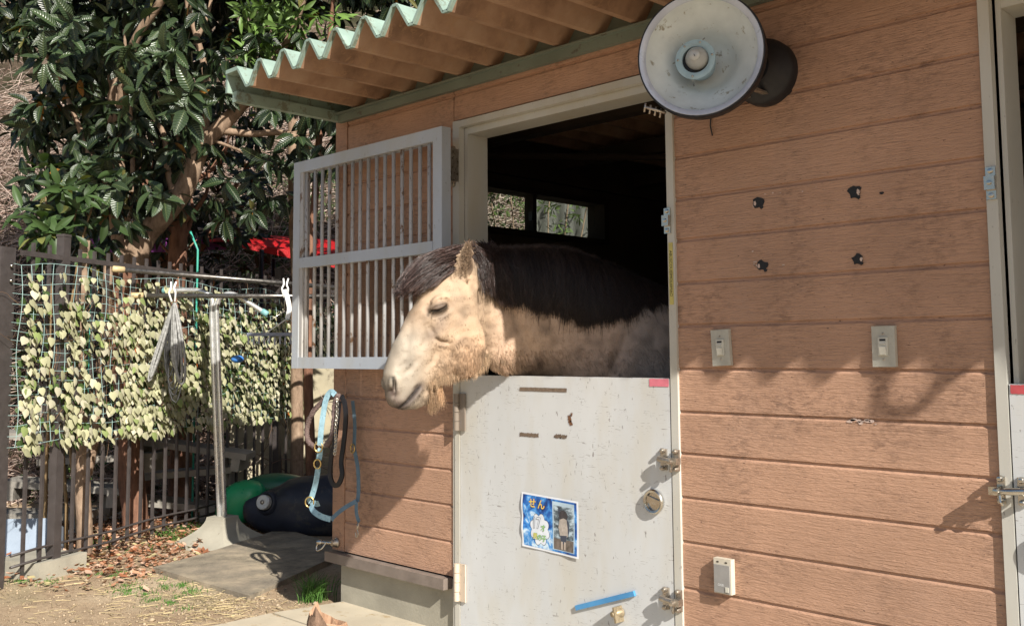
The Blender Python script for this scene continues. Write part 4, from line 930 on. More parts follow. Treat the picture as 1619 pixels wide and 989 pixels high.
rad = np.where(hs < .13, .00055, .00058)[:, None] * np.array([1.0, .95, .75, .25])[None] * (1 + np.clip((Lh - .02) / .03, 0, .4))[:, None]
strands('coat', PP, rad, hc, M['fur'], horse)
# ---- beard tuft under the chin
def tuft(name, n_, root, rs, ends, L_, cbase, par, K=8, rad=.0006, clump=.35):
    P = np.zeros((n_, K, 3)); R0 = np.array([hp(root[0] + a * rs[0], b * rs[1], root[1] + c * rs[2]) for a, b, c in rng.normal(0, 1, (n_, 3)).clip(-1.6, 1.6)])
    e = np.array([hp(*ends[i]) for i in rng.integers(0, len(ends), n_)]) + rng.normal(0, .008, (n_, 3)); l = rng.uniform(.55, 1.08, n_)[:, None]
    for k in range(K):
        f = k / (K - 1); P[:, k] = R0 + (e - R0) * l * f ** 1.1 + np.array([0, 0, .012]) * math.sin(f * math.pi) + HT * .010 * math.sin(f * math.pi)
    P[:, 1:] += np.cumsum(rng.normal(0, .0010, (n_, K - 1, 3)), axis=1)
    c_ = np.array(cbase)[None] * rng.uniform(.7, 1.3, (n_, 1)); strands(name, P, np.linspace(rad, rad * .3, K), np.clip(c_, 0, 1), M['fur'], par)
def fringe(name, n_, line, L0, L1, base, jit, dirv, K=7, rad=.00055, tlat=.03, cl_n=40, sp=.7):
    u_ = rng.random(n_); ln = np.array(line); q = np.linspace(0, 1, len(ln)); s0 = np.interp(u_, q, ln[:, 0]) + rng.normal(0, jit, n_); z0 = np.interp(u_, q, ln[:, 1]) + rng.normal(0, jit * .6, n_) + .008
    t0 = rng.normal(.010, tlat * .6, n_).clip(-tlat, tlat); cid = (np.floor(u_ * cl_n) * 1000 + np.floor(t0 * 110 + 300)).astype(int); h1 = np.sin(cid * 12.9) * 4375.5; h1 -= np.floor(h1); h2 = np.sin(cid * 78.2) * 1254.1; h2 -= np.floor(h2)
    l = (L0 + (L1 - L0) * h1) * rng.uniform(.35, 1.1, n_); d = np.array(dirv)[None] + HD[None] * ((h2 - .5) * sp * (.5 if name == 'beard' else 1))[:, None] + HT[None] * ((h1 - .3) * .5)[:, None] + rng.normal(0, .13, (n_, 3)); d = norm(d); P = np.zeros((n_, K, 3))
    P[:, 0] = HB[None] + HD[None] * s0[:, None] + HT[None] * t0[:, None] + np.array([0, 0, 1.0])[None] * z0[:, None]
    cur = rng.normal(0, .035, (n_, 3))
    for k in range(1, K):
        d = norm(d + np.array([0, 0, -.12]) + cur * (1 if k % 2 else .6)); P[:, k] = P[:, k - 1] + d * (l / (K - 1))[:, None]
    c_ = np.array(base)[None] * (rng.uniform(.75, 1.25, n_) * (.5 + .9 * h2))[:, None]; lk_ = locks(P[:, 0], max(12, n_ // 45)); P = clumpify(P, lk_, .3 if name == 'beard' else .5); P = bend(P) if name == 'throat_hair' else P; strands(name, P, np.linspace(rad, rad * .25, K), np.clip(c_, 0, 1), M['fur'], horse)
fringe('beard', 2400, [(.158, 1.030), (.172, 1.045), (.195, 1.056)], .06, .105, (.50, .33, .20), .005, (.12, .02, -1), rad=.0006, tlat=.016, cl_n=7, sp=.3)
fringe('jaw_fringe', 5200, [(.15, 1.065), (.20, 1.085), (.26, 1.095), (.32, 1.105), (.362, 1.125), (.383, 1.17)], .018, .052, (.50, .355, .23), .010, (.03, -.05, -1), tlat=.05, cl_n=36)
ne_ = 420; P = np.zeros((ne_, 4, 3)); fz = rng.random(ne_)
for i in range(ne_):
    b = hp(.256 + .012 * fz[i] + rng.normal(0, .012), .086 + .040 * fz[i], 1.462 + .13 * fz[i]); dd = norm(HT * .5 + np.array([0, 0, .7]) + rng.normal(0, .45, 3))
    for k in range(4): P[i, k] = b + dd * (.0055 * k)
strands('ear_hair', P, np.array([.0006, .0005, .0004, .0002]), np.array([.30, .21, .14])[None] * rng.uniform(.4, 1.3, (ne_, 1)), M['fur'], horse)
fringe('throat_hair', 2200, [(.41, 1.15), (.47, 1.14), (.54, 1.125), (.58, 1.12)], .012, .035, (.40, .28, .19), .008, (.1, .1, -1), tlat=.05, cl_n=24)
# whiskers and lashes
NL = 46; Pl = np.zeros((NL, 4, 3))
for i in range(NL):
    u = i / (NL - 1); q = np.array(lidline[0]) * (1 - u) + np.array(lidline[3]) * u; b = hp(q[0], .094, q[1] + .0005 - .004 * math.sin(math.pi * u)); dd = norm(HT * .9 + np.array([0, 0, -1.0]) - HD * (.5 - u))
    for k in range(4): Pl[i, k] = b - HT * .012 + dd * (.0072 * k)
strands('eyelashes', Pl, np.array([.0006, .0005, .0004, .0002]), np.tile([.03, .025, .02], (NL, 1)), M['hair'], horse)
# ---- mane falling over the near side of the neck
NI = interp_secs(NECK, 12)
def neck_at(s_):
    tops = NI[:, 0]; i = np.clip(np.searchsorted(tops, s_), 1, len(tops) - 1); f = (s_ - tops[i - 1]) / (tops[i] - tops[i - 1] + 1e-9)
    return NI[i - 1] * (1 - f)[:, None] + NI[i] * f[:, None]
NM = 36000; KM = 12
sr = rng.uniform(.36, 1.34, NM); sr[:4500] = rng.uniform(.36, .45, 4500); R_ = neck_at(sr)
topz = R_[:, 1]; botz = R_[:, 3]; cz = (topz + botz) / 2; hh = (topz - botz) / 2; ww = R_[:, 4]
vol = np.interp(sr, [.30, .4, .6, .8, 1.0, 1.2, 1.34], [.028, .034, .034, .050, .050, .035, .016])       # bulk above the crest
endz = np.interp(sr, [.30, .36, .41, .47, .565, .66, .76, .84, .96, 1.07, 1.3], [1.47, 1.43, 1.405, 1.375, 1.355, 1.335, 1.30, 1.295, 1.325, 1.36, 1.375])
clump_id = np.floor(sr * 105 + rng.normal(0, .30, NM)).astype(int); cl = np.sin(clump_id * 12.9898) * 43758.5453; cl = cl - np.floor(cl); cl2 = np.sin(clump_id * 78.233) * 12543.123; cl2 -= np.floor(cl2)
endz = endz + .006 + (cl - .5) * .03 + rng.normal(0, .018, NM) + (rng.random(NM) < .35) * rng.uniform(0, .12, NM)
far = rng.random(NM) < .16; lay = rng.random(NM) ** .7
wv1 = rng.normal(0, 1, NM); wv2 = rng.normal(0, 1, NM); P = np.zeros((NM, KM, 3)); endz = endz - (rng.random(NM) < .12) * rng.uniform(0, .05, NM); th1 = np.arccos(np.clip((endz - cz) / hh, -.9, .95))
for k in range(KM):
    f = k / (KM - 1); th = .02 + (th1 - .02) * f ** .9
    rr_ = vol * lay * (math.sin(min(1, f * 1.35 + .18) * math.pi * .62)) * (1 - .55 * f) + .003
    zt = cz + (hh + rr_) * np.cos(th); tt2 = (ww + rr_ * .9) * np.sin(th); tt2 = np.where(far, -tt2, tt2)
    drift = (cl2 - .5) * .030 * f + (cl - .5) * .014 * math.sin(f * 7 + 1) + f * .015 + wv1 * math.sin(f * 9) * .006 + wv2 * f * .016
    P[:, k] = HB[None] + HD[None] * (sr + drift)[:, None] + HT[None] * tt2[:, None] + np.array([0, 0, 1.0])[None] * zt[:, None]
P[:, 1:] += np.cumsum(rng.normal(0, .0016, (NM, KM - 1, 3)), axis=1)
lk = (clump_id * 8 + (lay * 4).astype(int) + 4 * far) * 100 + np.floor((rng.random(NM)) * 2).astype(int); stray = rng.random(NM) < .22; P = bend(clumpify(P, lk, np.where(stray, .05, .5), .15))
hl_ = np.sin(lk * 45.13) * 3571.7; hl_ -= np.floor(hl_)
mc = np.array([.022, .0155, .014])[None, None] * (rng.uniform(.5, 1.5, NM) * (.3 + 1.5 * hl_ ** 1.5))[:, None, None] * np.ones((1, KM, 1))
warm = np.linspace(0, 1, KM)[None, :, None] ** 2; mc = mc * (1 - warm) + np.array([.050, .031, .024]) * warm * rng.uniform(.5, 1.4, (NM, 1, 1))
strands('mane', P, np.linspace(.00105, .0004, KM), mc, M['hair'], horse)
# fuzz standing off the crest
NF = 11000; sf = rng.uniform(.36, 1.3, NF); Rf = neck_at(sf); P = np.zeros((NF, 6, 3)); vf = np.interp(sf, [.30, .4, .6, .8, 1.0, 1.2, 1.34], [.022, .026, .028, .046, .046, .030, .012])
d0 = norm(np.stack([rng.normal(.25, .5, NF), rng.normal(0, .5, NF), rng.uniform(.3, 1, NF)], 1)); dw = HD[None] * d0[:, :1] + HT[None] * d0[:, 1:2] + np.array([0, 0, 1.0])[None] * d0[:, 2:]
b0 = HB[None] + HD[None] * sf[:, None] + HT[None] * rng.normal(.01, .02, NF)[:, None] + np.array([0, 0, 1.0])[None] * (Rf[:, 1] + vf * rng.uniform(0, .8, NF))[:, None]
Lf = rng.uniform(.01, .045, NF)
for k in range(6): P[:, k] = b0 + dw * (Lf * k / 5)[:, None] + np.array([0, 0, -1.0]) * (Lf * .5 * (k / 5) ** 2)[:, None]
strands('mane_fuzz', bend(P), np.linspace(.0005, .0002, 6), np.array([.060, .041, .035])[None] * rng.uniform(.5, 1.6, (NF, 1)), M['hair'], horse)
# forelock sweeping forward over the brow
NO = 11000; KO = 11; P = np.zeros((NO, KO, 3))
r_t = rng.normal(-.004, .024, NO).clip(-.05, .034); r_s = rng.uniform(.27, .36, NO)
R0 = HB[None] + HD[None] * r_s[:, None] + HT[None] * r_t[:, None] + np.array([0, 0, 1.0])[None] * (1.575 - .06 * np.abs(r_t) / .05 + rng.normal(0, .008, NO))[:, None]
u = rng.random(NO); cid = np.floor(u * 30 + rng.normal(0, .25, NO)).astype(int); ch_ = np.sin(cid * 91.7) * 9631.3; ch_ -= np.floor(ch_); u = np.clip(u * .6 + .4 * (cid + .5) / 30, 0, 1)
es_ = np.interp(u, [0, .3, .6, 1], [.052, .062, .105, .175]) + rng.normal(0, .007, NO) + (ch_ - .5) * .03; ez_ = np.interp(u, [0, .3, .6, 1], [1.455, 1.415, 1.418, 1.455]) + rng.normal(0, .012, NO) + (ch_ - .5) * .03
et = (r_t * 1.6 + rng.normal(0, .02, NO)).clip(-.09, .085)
E_ = HB[None] + HD[None] * es_[:, None] + HT[None] * et[:, None] + np.array([0, 0, 1.0])[None] * ez_[:, None]
bul = np.interp(u, [0, 1], [.048, .026]) * rng.uniform(.45, 1.1, NO); lt_ = rng.uniform(.45, 1.08, NO); cv1 = rng.normal(0, 1, NO); cv2 = rng.normal(0, 1, NO)
for k in range(KO):
    f = k / (KO - 1) * lt_; q = R0 + (E_ - R0) * f[:, None]
    q = q + (np.array([0, 0, .85])[None] - HD[None] * .5) * (bul * 4 * f * (1 - f) ** 1.0)[:, None] * .9 + HT[None] * (np.sign(r_t) * .02 * np.sin(f * math.pi))[:, None]
    q = q + HT[None] * (cv1 * .009 * np.sin(f * 5 + cv2))[:, None] + np.array([0, 0, 1.0])[None] * (cv2 * .008 * np.sin(f * 4 + cv1) + (ch_ - .5) * .022 * f)[:, None]
    P[:, k] = q
P[:, 1:] += np.cumsum(rng.normal(0, .0011, (NO, KO - 1, 3)), axis=1)
oc = np.array([.055, .034, .030])[None, None] * (rng.uniform(.5, 1.6, NO) * (.35 + 1.6 * rng.random(NO) ** 2.5))[:, None, None] * np.ones((1, KO, 1)); oc = oc * (1 + .9 * np.linspace(0, 1, KO)[None, :, None])
strands('forelock', clumpify(P, locks(P[:, 6], 420), .6, .15), np.linspace(.0010, .0004, KO), oc, M['hair'], horse)
# hair tumbling behind the ear
NB = 13000; KB = 9; P = np.zeros((NB, KB, 3)); a0 = rng.uniform(.318, .43, NB); te = rng.random(NB)
cid = np.floor(te * 34 + rng.normal(0, .3, NB)).astype(int); cq = np.sin(cid * 51.7) * 963.3; cq -= np.floor(cq); cr = np.sin(cid * 17.3) * 7963.3; cr -= np.floor(cr)
R0 = HB[None] + HD[None] * a0[:, None] + HT[None] * rng.uniform(-.01, .022, NB)[:, None] + np.array([0, 0, 1.0])[None] * (1.580 + rng.normal(0, .012, NB))[:, None]
E_ = HB[None] + HD[None] * (np.interp(te, [0, 1], [.352, .475]) + rng.normal(0, .013, NB) + (cq - .5) * .03)[:, None] + HT[None] * rng.uniform(.078, .108, NB)[:, None] + np.array([0, 0, 1.0])[None] * (np.interp(te, [0, .5, 1], [1.450, 1.405, 1.40]) + rng.normal(0, .020, NB) + (cr - .5) * .045)[:, None]
lb = rng.uniform(.5, 1.05, NB); c1 = rng.normal(0, 1, NB); c2 = rng.normal(0, 1, NB)
for k in range(KB):
    f = k / (KB - 1) * lb; P[:, k] = R0 + (E_ - R0) * f[:, None] + HT * .022 * np.sin(f * math.pi * .9)[:, None] + np.array([0, 0, .022]) * np.sin(f * math.pi)[:, None] + HD * (c1 * .010 * np.sin(f * 5 + c2))[:, None] + HT * (c2 * .007 * np.sin(f * 6 + c1))[:, None]
P[:, 1:] += np.cumsum(rng.normal(0, .0022, (NB, KB - 1, 3)), axis=1)
strands('poll_hair', bend(clumpify(P, locks(P[:, 5], 420), .6, .1)), np.linspace(.0010, .0004, KB), np.array([.058, .036, .031])[None] * (rng.uniform(.4, 1.6, NB) * (.35 + 1.7 * rng.random(NB) ** 2.5))[:, None], M['hair'], horse)
# tail (inside the stall)
tuft('tail', 1200, (2.40, 1.10), (.02, .03, .03), [(2.5, .02, .35), (2.47, -.03, .30), (2.52, 0, .42)], 1, (.04, .03, .025), horse, rad=.0016)
# ------------------------------------------------------------------ fence with posts and pickets
FA = Vector((-5.62, 1.885, 0)); FD = Vector((-.476, .879, 0)).normalized(); FN = Vector((FD.y, -FD.x, 0))     # FN points to the yard
def fp(t, o=0, z=0): return FA + FD * t + FN * o + Vector((0, 0, z))
fe = thing('fence', 'dark brown metal picket fence running back behind the ivy and the pole stand', 'fence', tuple(fp(0)))
FLEN = 8.2
for i in range(int(FLEN / .122)):
    t_ = .10 + i * .122
    if min(abs(t_ - q) for q in (.33, 2.76, 5.2, 7.6)) < .04: continue
    bm = bmesh.new(); obox(bm, fp(t_, 0, .92), FD, (.016, .016, 1.76)); part('picket', bm, M['fence'], fe)
for t_ in (.33, 2.76, 5.2, 7.6):
    bm = bmesh.new(); obox(bm, fp(t_, -.0, .93), FD, (.055, .05, 1.86)); obox(bm, fp(t_, -.0, 1.865), FD, (.06, .055, .014)); part('post', bm, M['fence'], fe, bevel=.003)
for z_, h_ in ((1.735, .028), (.135, .018), (.075, .018)):
    bm = bmesh.new()
    if h_ > .02: obox(bm, fp(FLEN / 2, .014, z_), FD, (FLEN, .02, h_))
    else: tube(bm, [fp(i * .2, .014, z_ + .006 * math.sin(i * 1.3) - .0 * i) for i in range(int(FLEN / .2))], .0075, 6)
    part('rail', bm, M['fence'], fe)
ep = thing('gate_post', 'wide dark brown square post at the left edge of the picture', 'post', (-5.60, 1.80, 0))
bm = bmesh.new(); obox(bm, (-5.625, 1.80, .86), FD, (.10, .085, 1.80)); part('shaft', bm, M['fence'], ep, bevel=.004)
bm = bmesh.new()
for z_ in (1.58, 1.66): lathe(bm, [(0, -.010), (.008, -.008), (.009, 0)], (-5.585, 1.835, z_), (-.879, -.476, 0), 12)
part('bolt', bm, M['steel'], ep)
bm = bmesh.new(); obox(bm, (-5.75, 1.60, 1.60), (.4, .9), (.5, .04, .10)); tag(part('timber_rail', bm, M['dark'], bevel=.004, loc=(-5.75, 1.6, 1.6)), 'brown rail end butting against the gate post from the left', 'rail')
R_ = Matrix.Rotation(math.radians(24), 3, 'Z'); bm = bmesh.new(); box(bm, -.17, .17, -.17, .17, -.11, .06, 0, R_, (-5.90, 2.15, .0)); tag(part('concrete_block', bm, M['concrete'], bevel=.008, seg=2, loc=(-5.83, 2.21, 0)), 'squat concrete footing block under the first fence post', 'concrete block')

# teal net over the fence
bm = bmesh.new(); nt_ = 52; nzz = 20; T0, T1 = -.02, 4.3
def netp(i, j):
    t_ = T0 + (T1 - T0) * i / nt_; z_ = .70 + j * .0515 + .018 * math.sin(i * .5 + j * .3) - .02 * (i / nt_) + random.uniform(-.004, .004)
    return fp(t_, .035 + .014 * math.sin(i * .8 + j * .5), z_)
NP = [[netp(i, j) for j in range(nzz)] for i in range(nt_ + 1)]
for i in range(nt_ + 1): tube(bm, NP[i], .0016, 4, False)
for j in range(nzz): tube(bm, [fp(T0 - .06, .04, NP[0][j].z + .004)] + [NP[i][j] for i in range(nt_ + 1)], .0016, 4, False)
net = part('garden_net', bm, simple('teal_net', (.33, .48, .46), .6, 0, .15, 30, .05), loc=tuple(fp(0, 0, .7))); tag(net, 'pale teal square mesh net stretched over the picket fence', 'net')

# ivy leaves climbing the net
def leaf_template(kind):
    if kind == 'ivy':
        o = [(0, .0), (.20, .30), (.52, .42), (.50, .12), (1.0, 0), (.50, -.12), (.52, -.42), (.20, -.30)]; o = [(-.08, .0), (-.16, .22), (.10, .46), (.45, .40), (.72, .20), (1.0, 0), (.72, -.20), (.45, -.40), (.10, -.46), (-.16, -.22)]
        V = [(0.28, 0, .07)] + [(x, y, -.10 * abs(y) - .10 * max(0, x) ** 2) for x, y in o]; F = [(0, 1 + i, 1 + (i + 1) % len(o)) for i in range(len(o))]
        return np.array(V), np.array(F), None
    nx = 8; ys = [-1, -.5, 0, .5, 1]; V = []; U = []
    for i in range(nx + 1):
        x = i / nx; wd = (math.sin(math.pi * x ** .82) ** .8) * (.19 if kind == 'loquat' else .13) + .004
        for y in ys:
            V.append((x, y * wd, (.16 if kind == 'loquat' else .10) * abs(y) * wd * 2.2 - .22 * x * x + (.012 * math.sin(x * 40) * abs(y))))
            U.append((y, x))
    F = [(i * 5 + j, i * 5 + j + 1, (i + 1) * 5 + j + 1, (i + 1) * 5 + j) for i in range(nx) for j in range(4)]
    return np.array(V), np.array(F), np.array(U)
iv, ifa, _ = leaf_template('ivy')
L_, Mx, Cc = [], [], []
tries = 0
while len(L_) < 6400 and tries < 150000:
    tries += 1
    t_ = random.uniform(-.02, 4.3); row = random.randrange(0, 19); z_ = .70 + row * .0515 + random.gauss(0, .012)
    dens = .35 + .65 * max(0, min(1, (t_ - .45) / .5)); 
    if t_ < .45: dens = .42 if (.0 < t_ < .14 or .30 < t_ < .45) else .14
    if t_ > .45: dens *= .42 + .58 * (mnoise.noise(Vector((t_ * 2.3, z_ * 4, 5))) > -.12)
    if z_ > 1.45: dens *= .55 - (z_ - 1.45) * .9
    if 1.0 < t_ < 2.0 and z_ > 1.25: dens *= .55
    if t_ > 2.0 and z_ > 1.35: dens *= .5
    if t_ > 1.6: dens = min(1, dens * 1.5)
    if random.random() > dens: continue
    nrm = np.array(FN) * 1 + np.array([0, 0, random.uniform(.1, .9)]) + np.array(FD) * random.gauss(0, .35); x = np.array([0, 0, -1.0]) + np.array(FD) * random.gauss(0, .45) + np.array(FN) * .35
    L_.append(np.array(fp(t_, .045 + abs(random.gauss(0, .025)), z_))); sc = random.uniform(.024, .058) * (1 if t_ < 2.2 else .9)
    Mx.append(basis(x, nrm) * sc); v_ = random.random()
    base = np.array([.38, .37, .23]) if v_ < .60 else (np.array([.48, .45, .33]) if v_ < .88 else np.array([.22, .27, .10]))
    if random.random() < (.5 if t_ > 1.9 else .24): base = np.array([.06, .10, .03]); L_[-1] = np.array(fp(t_, .02, z_))  # dark inner leaves; the extra ones farther along paint in shade patches
    if random.random() < .003: base = np.array([.45, .12, .03])
    Cc.append(base * random.uniform(.8, 1.2))
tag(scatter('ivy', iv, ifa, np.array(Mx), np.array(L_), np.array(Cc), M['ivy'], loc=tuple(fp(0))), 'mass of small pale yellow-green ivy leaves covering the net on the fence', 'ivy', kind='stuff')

NV = 420; P = np.zeros((NV, 8, 3)); Cs = np.zeros((NV, 3))
for i in range(NV):
    p = np.array(fp(random.uniform(.0, 4.3), .03, random.uniform(.62, 1.5))); d_ = norm(np.array(FD) * random.gauss(0, .5) + np.array([0, 0, random.gauss(.3, .8)]))
    for k in range(8): P[i, k] = p; p = p + d_ * .035; d_ = norm(d_ + rng.normal(0, .22, 3) * np.array([.4, .4, 1])); p = p + np.array(FN) * random.gauss(0, .004)
    Cs[i] = np.array([.16, .10, .06]) * random.uniform(.5, 1.5)
tag(strands('ivy_stems', P, np.linspace(.0022, .0012, 8), Cs, M['twig']), 'thin brown ivy stems woven through the net', 'ivy stems', kind='stuff')

# ------------------------------------------------------------------ pole stand, poles, ropes, hanger
def pole_stand(name, c, label, rot):
    r = thing('pole_stand', label, 'laundry pole stand', tuple(c)); Rz = Matrix.Rotation(rot, 3, 'Z'); c = Vector(c)
    bm = bmesh.new(); n_ = 9; rings = []
    for i in range(n_ + 1):
        f = i / n_; h = .175 * f; hw = .07 + .19 * (1 - f) ** 1.9
        if i == 0: hw = .262
        rings.append([bm.verts.new(c + Rz @ Vector((a * hw, b * hw, h))) for a, b in ((-1, -1), (1, -1), (1, 1), (-1, 1))])
    for i in range(n_):
        for k in range(4): f = bm.faces.new((rings[i][k], rings[i][(k + 1) % 4], rings[i + 1][(k + 1) % 4], rings[i + 1][k]))
    bm.faces.new(rings[-1]); bm.faces.new(rings[0][::-1]); part('base', bm, M['concrete'], r, bevel=.006)
    d = Vector((.709, .705, 0)); top = c + Vector((0, 0, 1.56)) - d * .075
    for sg in (-1, 1):
        bm = bmesh.new(); b0 = c + d * .0165 * sg + Vector((0, 0, .12))
        if sg < 0: P_ = [b0, top + d * -.0165 + Vector((0, 0, -.2)), top + d * -.018, top + d * -.045 + Vector((0, 0, .052)), top + d * -.10 + Vector((0, 0, .075)), top + d * -.18 + Vector((0, 0, .082)), top + d * -.335 + Vector((0, 0, .078))]
        else: P_ = [b0, top + d * .0165 + Vector((0, 0, -.2)), top + d * .018, top + d * .045 + Vector((0, 0, .036)), top + d * .085 + Vector((0, 0, .058)), top + d * .14 + Vector((0, 0, .045)), top + d * .20 + Vector((0, 0, .01)), top + d * .335 + Vector((0, 0, -.075))]
        tube(bm, spline(P_, 7), .0165, 14); part('pipe', bm, M['clean'], r)
        e = P_[-1]; bm = bmesh.new(); dd = (P_[-1] - P_[-2]).normalized(); tube(bm, [e - dd * .03, e + dd * .012, e + dd * .018], [.021, .021, .012], 12); part('end_cap', bm, simple('teal_cap', (.17, .36, .36), .5), r)
    return r
pole_stand('a', (-5.93, 3.29, -.035), 'steel laundry pole stand with curved arms on a grey concrete foot', math.radians(18))
def pole(p, q, capped, label):
    r = thing('laundry_pole', label, 'laundry pole', tuple(p), 'laundry poles resting on the stand'); p, q = Vector(p), Vector(q); d = (q - p).normalized()
    bm = bmesh.new(); tube(bm, [p, q], .016, 14); part('tube', bm, M['pole'], r); bm = bmesh.new(); tube(bm, [p - d * .012, p - d * .008, p + d * .062], [.012, .020, .020], 14); part('end_cap', bm, simple('cream_cap', (.52, .40, .22), .5), r)
pole((-5.953, 2.543, 1.706), (-5.77, 5.0, 1.62), 1, 'upper laundry pole, its cream cap farther left than the other')
pole((-6.063, 2.715, 1.555), (-5.3, 4.60, 1.58), 1, 'lower laundry pole, the one with white clips and ropes hanging on it')
pole_stand('b', (-5.05, 4.75, -.035), 'second pole stand hidden behind the barn corner, carrying the far pole ends', .4)
M['white'] = simple('white_plastic', (.75, .75, .73), .4, 0, .05, 20, .03)
for i, (c, lb_) in enumerate((((-5.835, 2.872, 1.565), 'white plastic clip gripping the lower pole above the dangling ropes'), ((-5.55, 3.50, 1.60), 'white plastic clip and strap beside the edge of the barred shutter'))):
    bm = bmesh.new(); c = Vector(c); d = Vector((.709, .705, 0))
    for sg in (-1, 1): tube(bm, spline([c + d * .016 * sg + Vector((0, 0, .07)), c + d * .010 * sg + Vector((.012, -.012, .03)), c + d * .020 * sg + Vector((.015, -.015, 0)), c + d * .010 * sg + Vector((0, 0, -.05))]), .006, 8)
    if i: 
        strap(bm, [c + Vector((.01, -.01, 0)), c + Vector((.03, .01, -.12)), c + Vector((.02, 0, -.19))], .03, (.7, -.7, 0)); tube(bm, [c + Vector((.02, 0, -.19)), c + Vector((-.09, -.09, -.285))], .004, 6)
    tag(part('clip', bm, M['white'], smooth=60, loc=tuple(c)), lb_, 'clip', 'white pole clips')
def loopP(c, wd, h, lean, k=18):
    c = Vector(c); d = Vector((.709, .705, 0)); return [c + d * (wd * math.sin(math.pi * 2 * i / k) * (.35 + .65 * (.5 - .5 * math.cos(2 * math.pi * i / k))) + lean * (.5 - .5 * math.cos(2 * math.pi * i / k))) + Vector((0, 0, -h * (.5 - .5 * math.cos(2 * math.pi * i / k)))) for i in range(k + 1)]
M['ropeg'] = simple('grey_rope', (.30, .30, .29), .6, 0, .5, 60, .4, 250); M['ropeb'] = simple('black_rope', (.03, .03, .03), .5, 0, .5, 60, .4, 200)
rc = Vector((-5.835, 2.872, 1.50))
for i, (o, wd, h, ln, m_, lb_, rr) in enumerate((((.02, 0, 0), .045, .50, .055, 'ropeg', 'grey rope loop with the widest bend, right of the dangling bunch', .0085), ((.0, .0, -.01), .022, .47, -.14, 'ropeg', 'grey rope slanting down to the left of the dangling bunch', .008), ((.01, 0, 0), .03, .40, .02, 'ropeg', 'short grey rope loop in the middle of the dangling bunch', .0075))):
    bm = bmesh.new(); tube(bm, loopP(rc + Vector(o), wd, h, ln), rr, 7, False); tube(bm, loopP(rc + Vector(o) + Vector((.008, -.008, -.01)), wd * .6, h * .93, ln * .9), rr, 7, False); tag(part('hanging_rope', bm, M[m_], loc=tuple(rc)), lb_, 'rope', 'ropes hung on the laundry pole')
bm = bmesh.new()
for k in range(7):
    P_ = loopP(rc + Vector((.0, .0, -.01 * k)), .018 + .006 * k, .38 + .028 * k, -.04 + .012 * k); P_ = [p + Vector([random.uniform(-.006, .006) for _ in range(3)]) for p in P_]; tube(bm, P_, .005, 5, False)
tag(part('chain_bunch', bm, M['ropeb'], loc=tuple(rc)), 'tangle of black chains hanging between the grey ropes', 'chain')
hg = thing('clothes_hanger', 'bluish grey clothes hanger bar with small pegs, left of the barred shutter', 'hanger', (-5.6, 3.45, 1.3))
bm = bmesh.new(); obox(bm, (-5.60, 3.455, 1.310), (.709, .705), (.36, .014, .022)); part('bar', bm, simple('hanger_bar', (.20, .22, .28), .4), hg, bevel=.002)
bm = bmesh.new(); a = Vector((-5.56, 3.50, 1.46)); 
for dx in (-.16, .16): tube(bm, [a, Vector((-5.60 + dx * .709, 3.455 + dx * .705, 1.32))], .0025, 6)
tube(bm, [a, a + Vector((0, 0, .13))], .003, 6); part('wire', bm, M['steel'], hg)
bm = bmesh.new()
for k in range(11):
    dx = -.17 + k * .034; obox(bm, (-5.60 + dx * .709, 3.455 + dx * .705, 1.272 - .006 * (k % 2)), (.709 + .2 * (k % 3), .705), (.010, .008, .05))
part('peg', bm, simple('grey_pegs', (.35, .36, .40), .5), hg)

# ------------------------------------------------------------------ mat, tank, barrel, log
bm = bmesh.new(); K_ = [(-5.40, 2.575), (-4.86, 2.585), (-4.415, 2.605), (-4.70, 3.10), (-5.02, 3.65), (-5.95, 3.75), (-5.80, 3.46), (-5.56, 3.0)]
slabquad(bm, K_, -.06, .004)
n = N('rubber_mat'); c = n.ramp(n.noise(6, 6, .7), [(.30, (.16, .135, .105)), (.48, (.30, .255, .19)), (.64, (.46, .375, .27))]); c = n.mix(n.ramp(n.noise(2.2, 3), [(.45, 0), (.65, .5)]), c, (.20, .175, .145)); c = n.mix(n.ramp(n.noise(90, 3, .7), [(.62, 0), (.68, .6)]), c, (.5, .42, .3)); M['mat'] = n.done(c, .9, 0, n.bump(n.noise(45, 6, .75), .9, .012), .15)
tag(part('rubber_mat', bm, M['mat'], bevel=.006, seg=2, loc=(-5.2, 3, -.03)), 'dirty dark grey rubber mat lying between the pole stand and the pink stable corner', 'mat')
def blobmesh(name, P_, fn, mats, parent=None, loc=None, sub=4, smooth=180):
    bm = bmesh.new(); bmesh.ops.create_icosphere(bm, subdivisions=sub, radius=1)
    for v in bm.verts: v.co = Vector(fn(v.co))
    return part(name, bm, mats, parent, smooth=smooth, loc=loc)
navy = simple('navy_plastic', (.022, .026, .042), .5, 0, .5, 3, .2, 30, .4, dirt=(.05, .048, .05), dirt_at=.56)
tk = thing('tank', 'dark navy plastic tank with round white cap, lying by the stable corner', 'tank', (-5.75, 3.85, 0))
tc_ = Vector((-5.76, 3.97, .145)); td = Vector((.69, .72, 0)).normalized(); tn = Vector((td.y, -td.x, 0))
def tf(c):
    x = c.x; a = abs(x) ** 1.0; env = (1 - .22 * max(0, -x)); y, z_ = c.y, c.z
    y = math.copysign(abs(y) ** .75, y); z_ = math.copysign(abs(z_) ** .8, z_)
    nn = .02 * mnoise.noise(c * 3)
    return tc_ + td * (x * .56) + tn * (y * .24 * env + nn) + Vector((0, 0, z_ * .215 * env - .03 * (x < -.5) + nn))
blobmesh('body', None, tf, navy, tk)
bm = bmesh.new(); cc_ = tc_ + td * -.375 + tn * .185 + Vector((0, 0, .055)); axn = (tn * -1 + Vector((0, 0, -.25)) + td * .35)
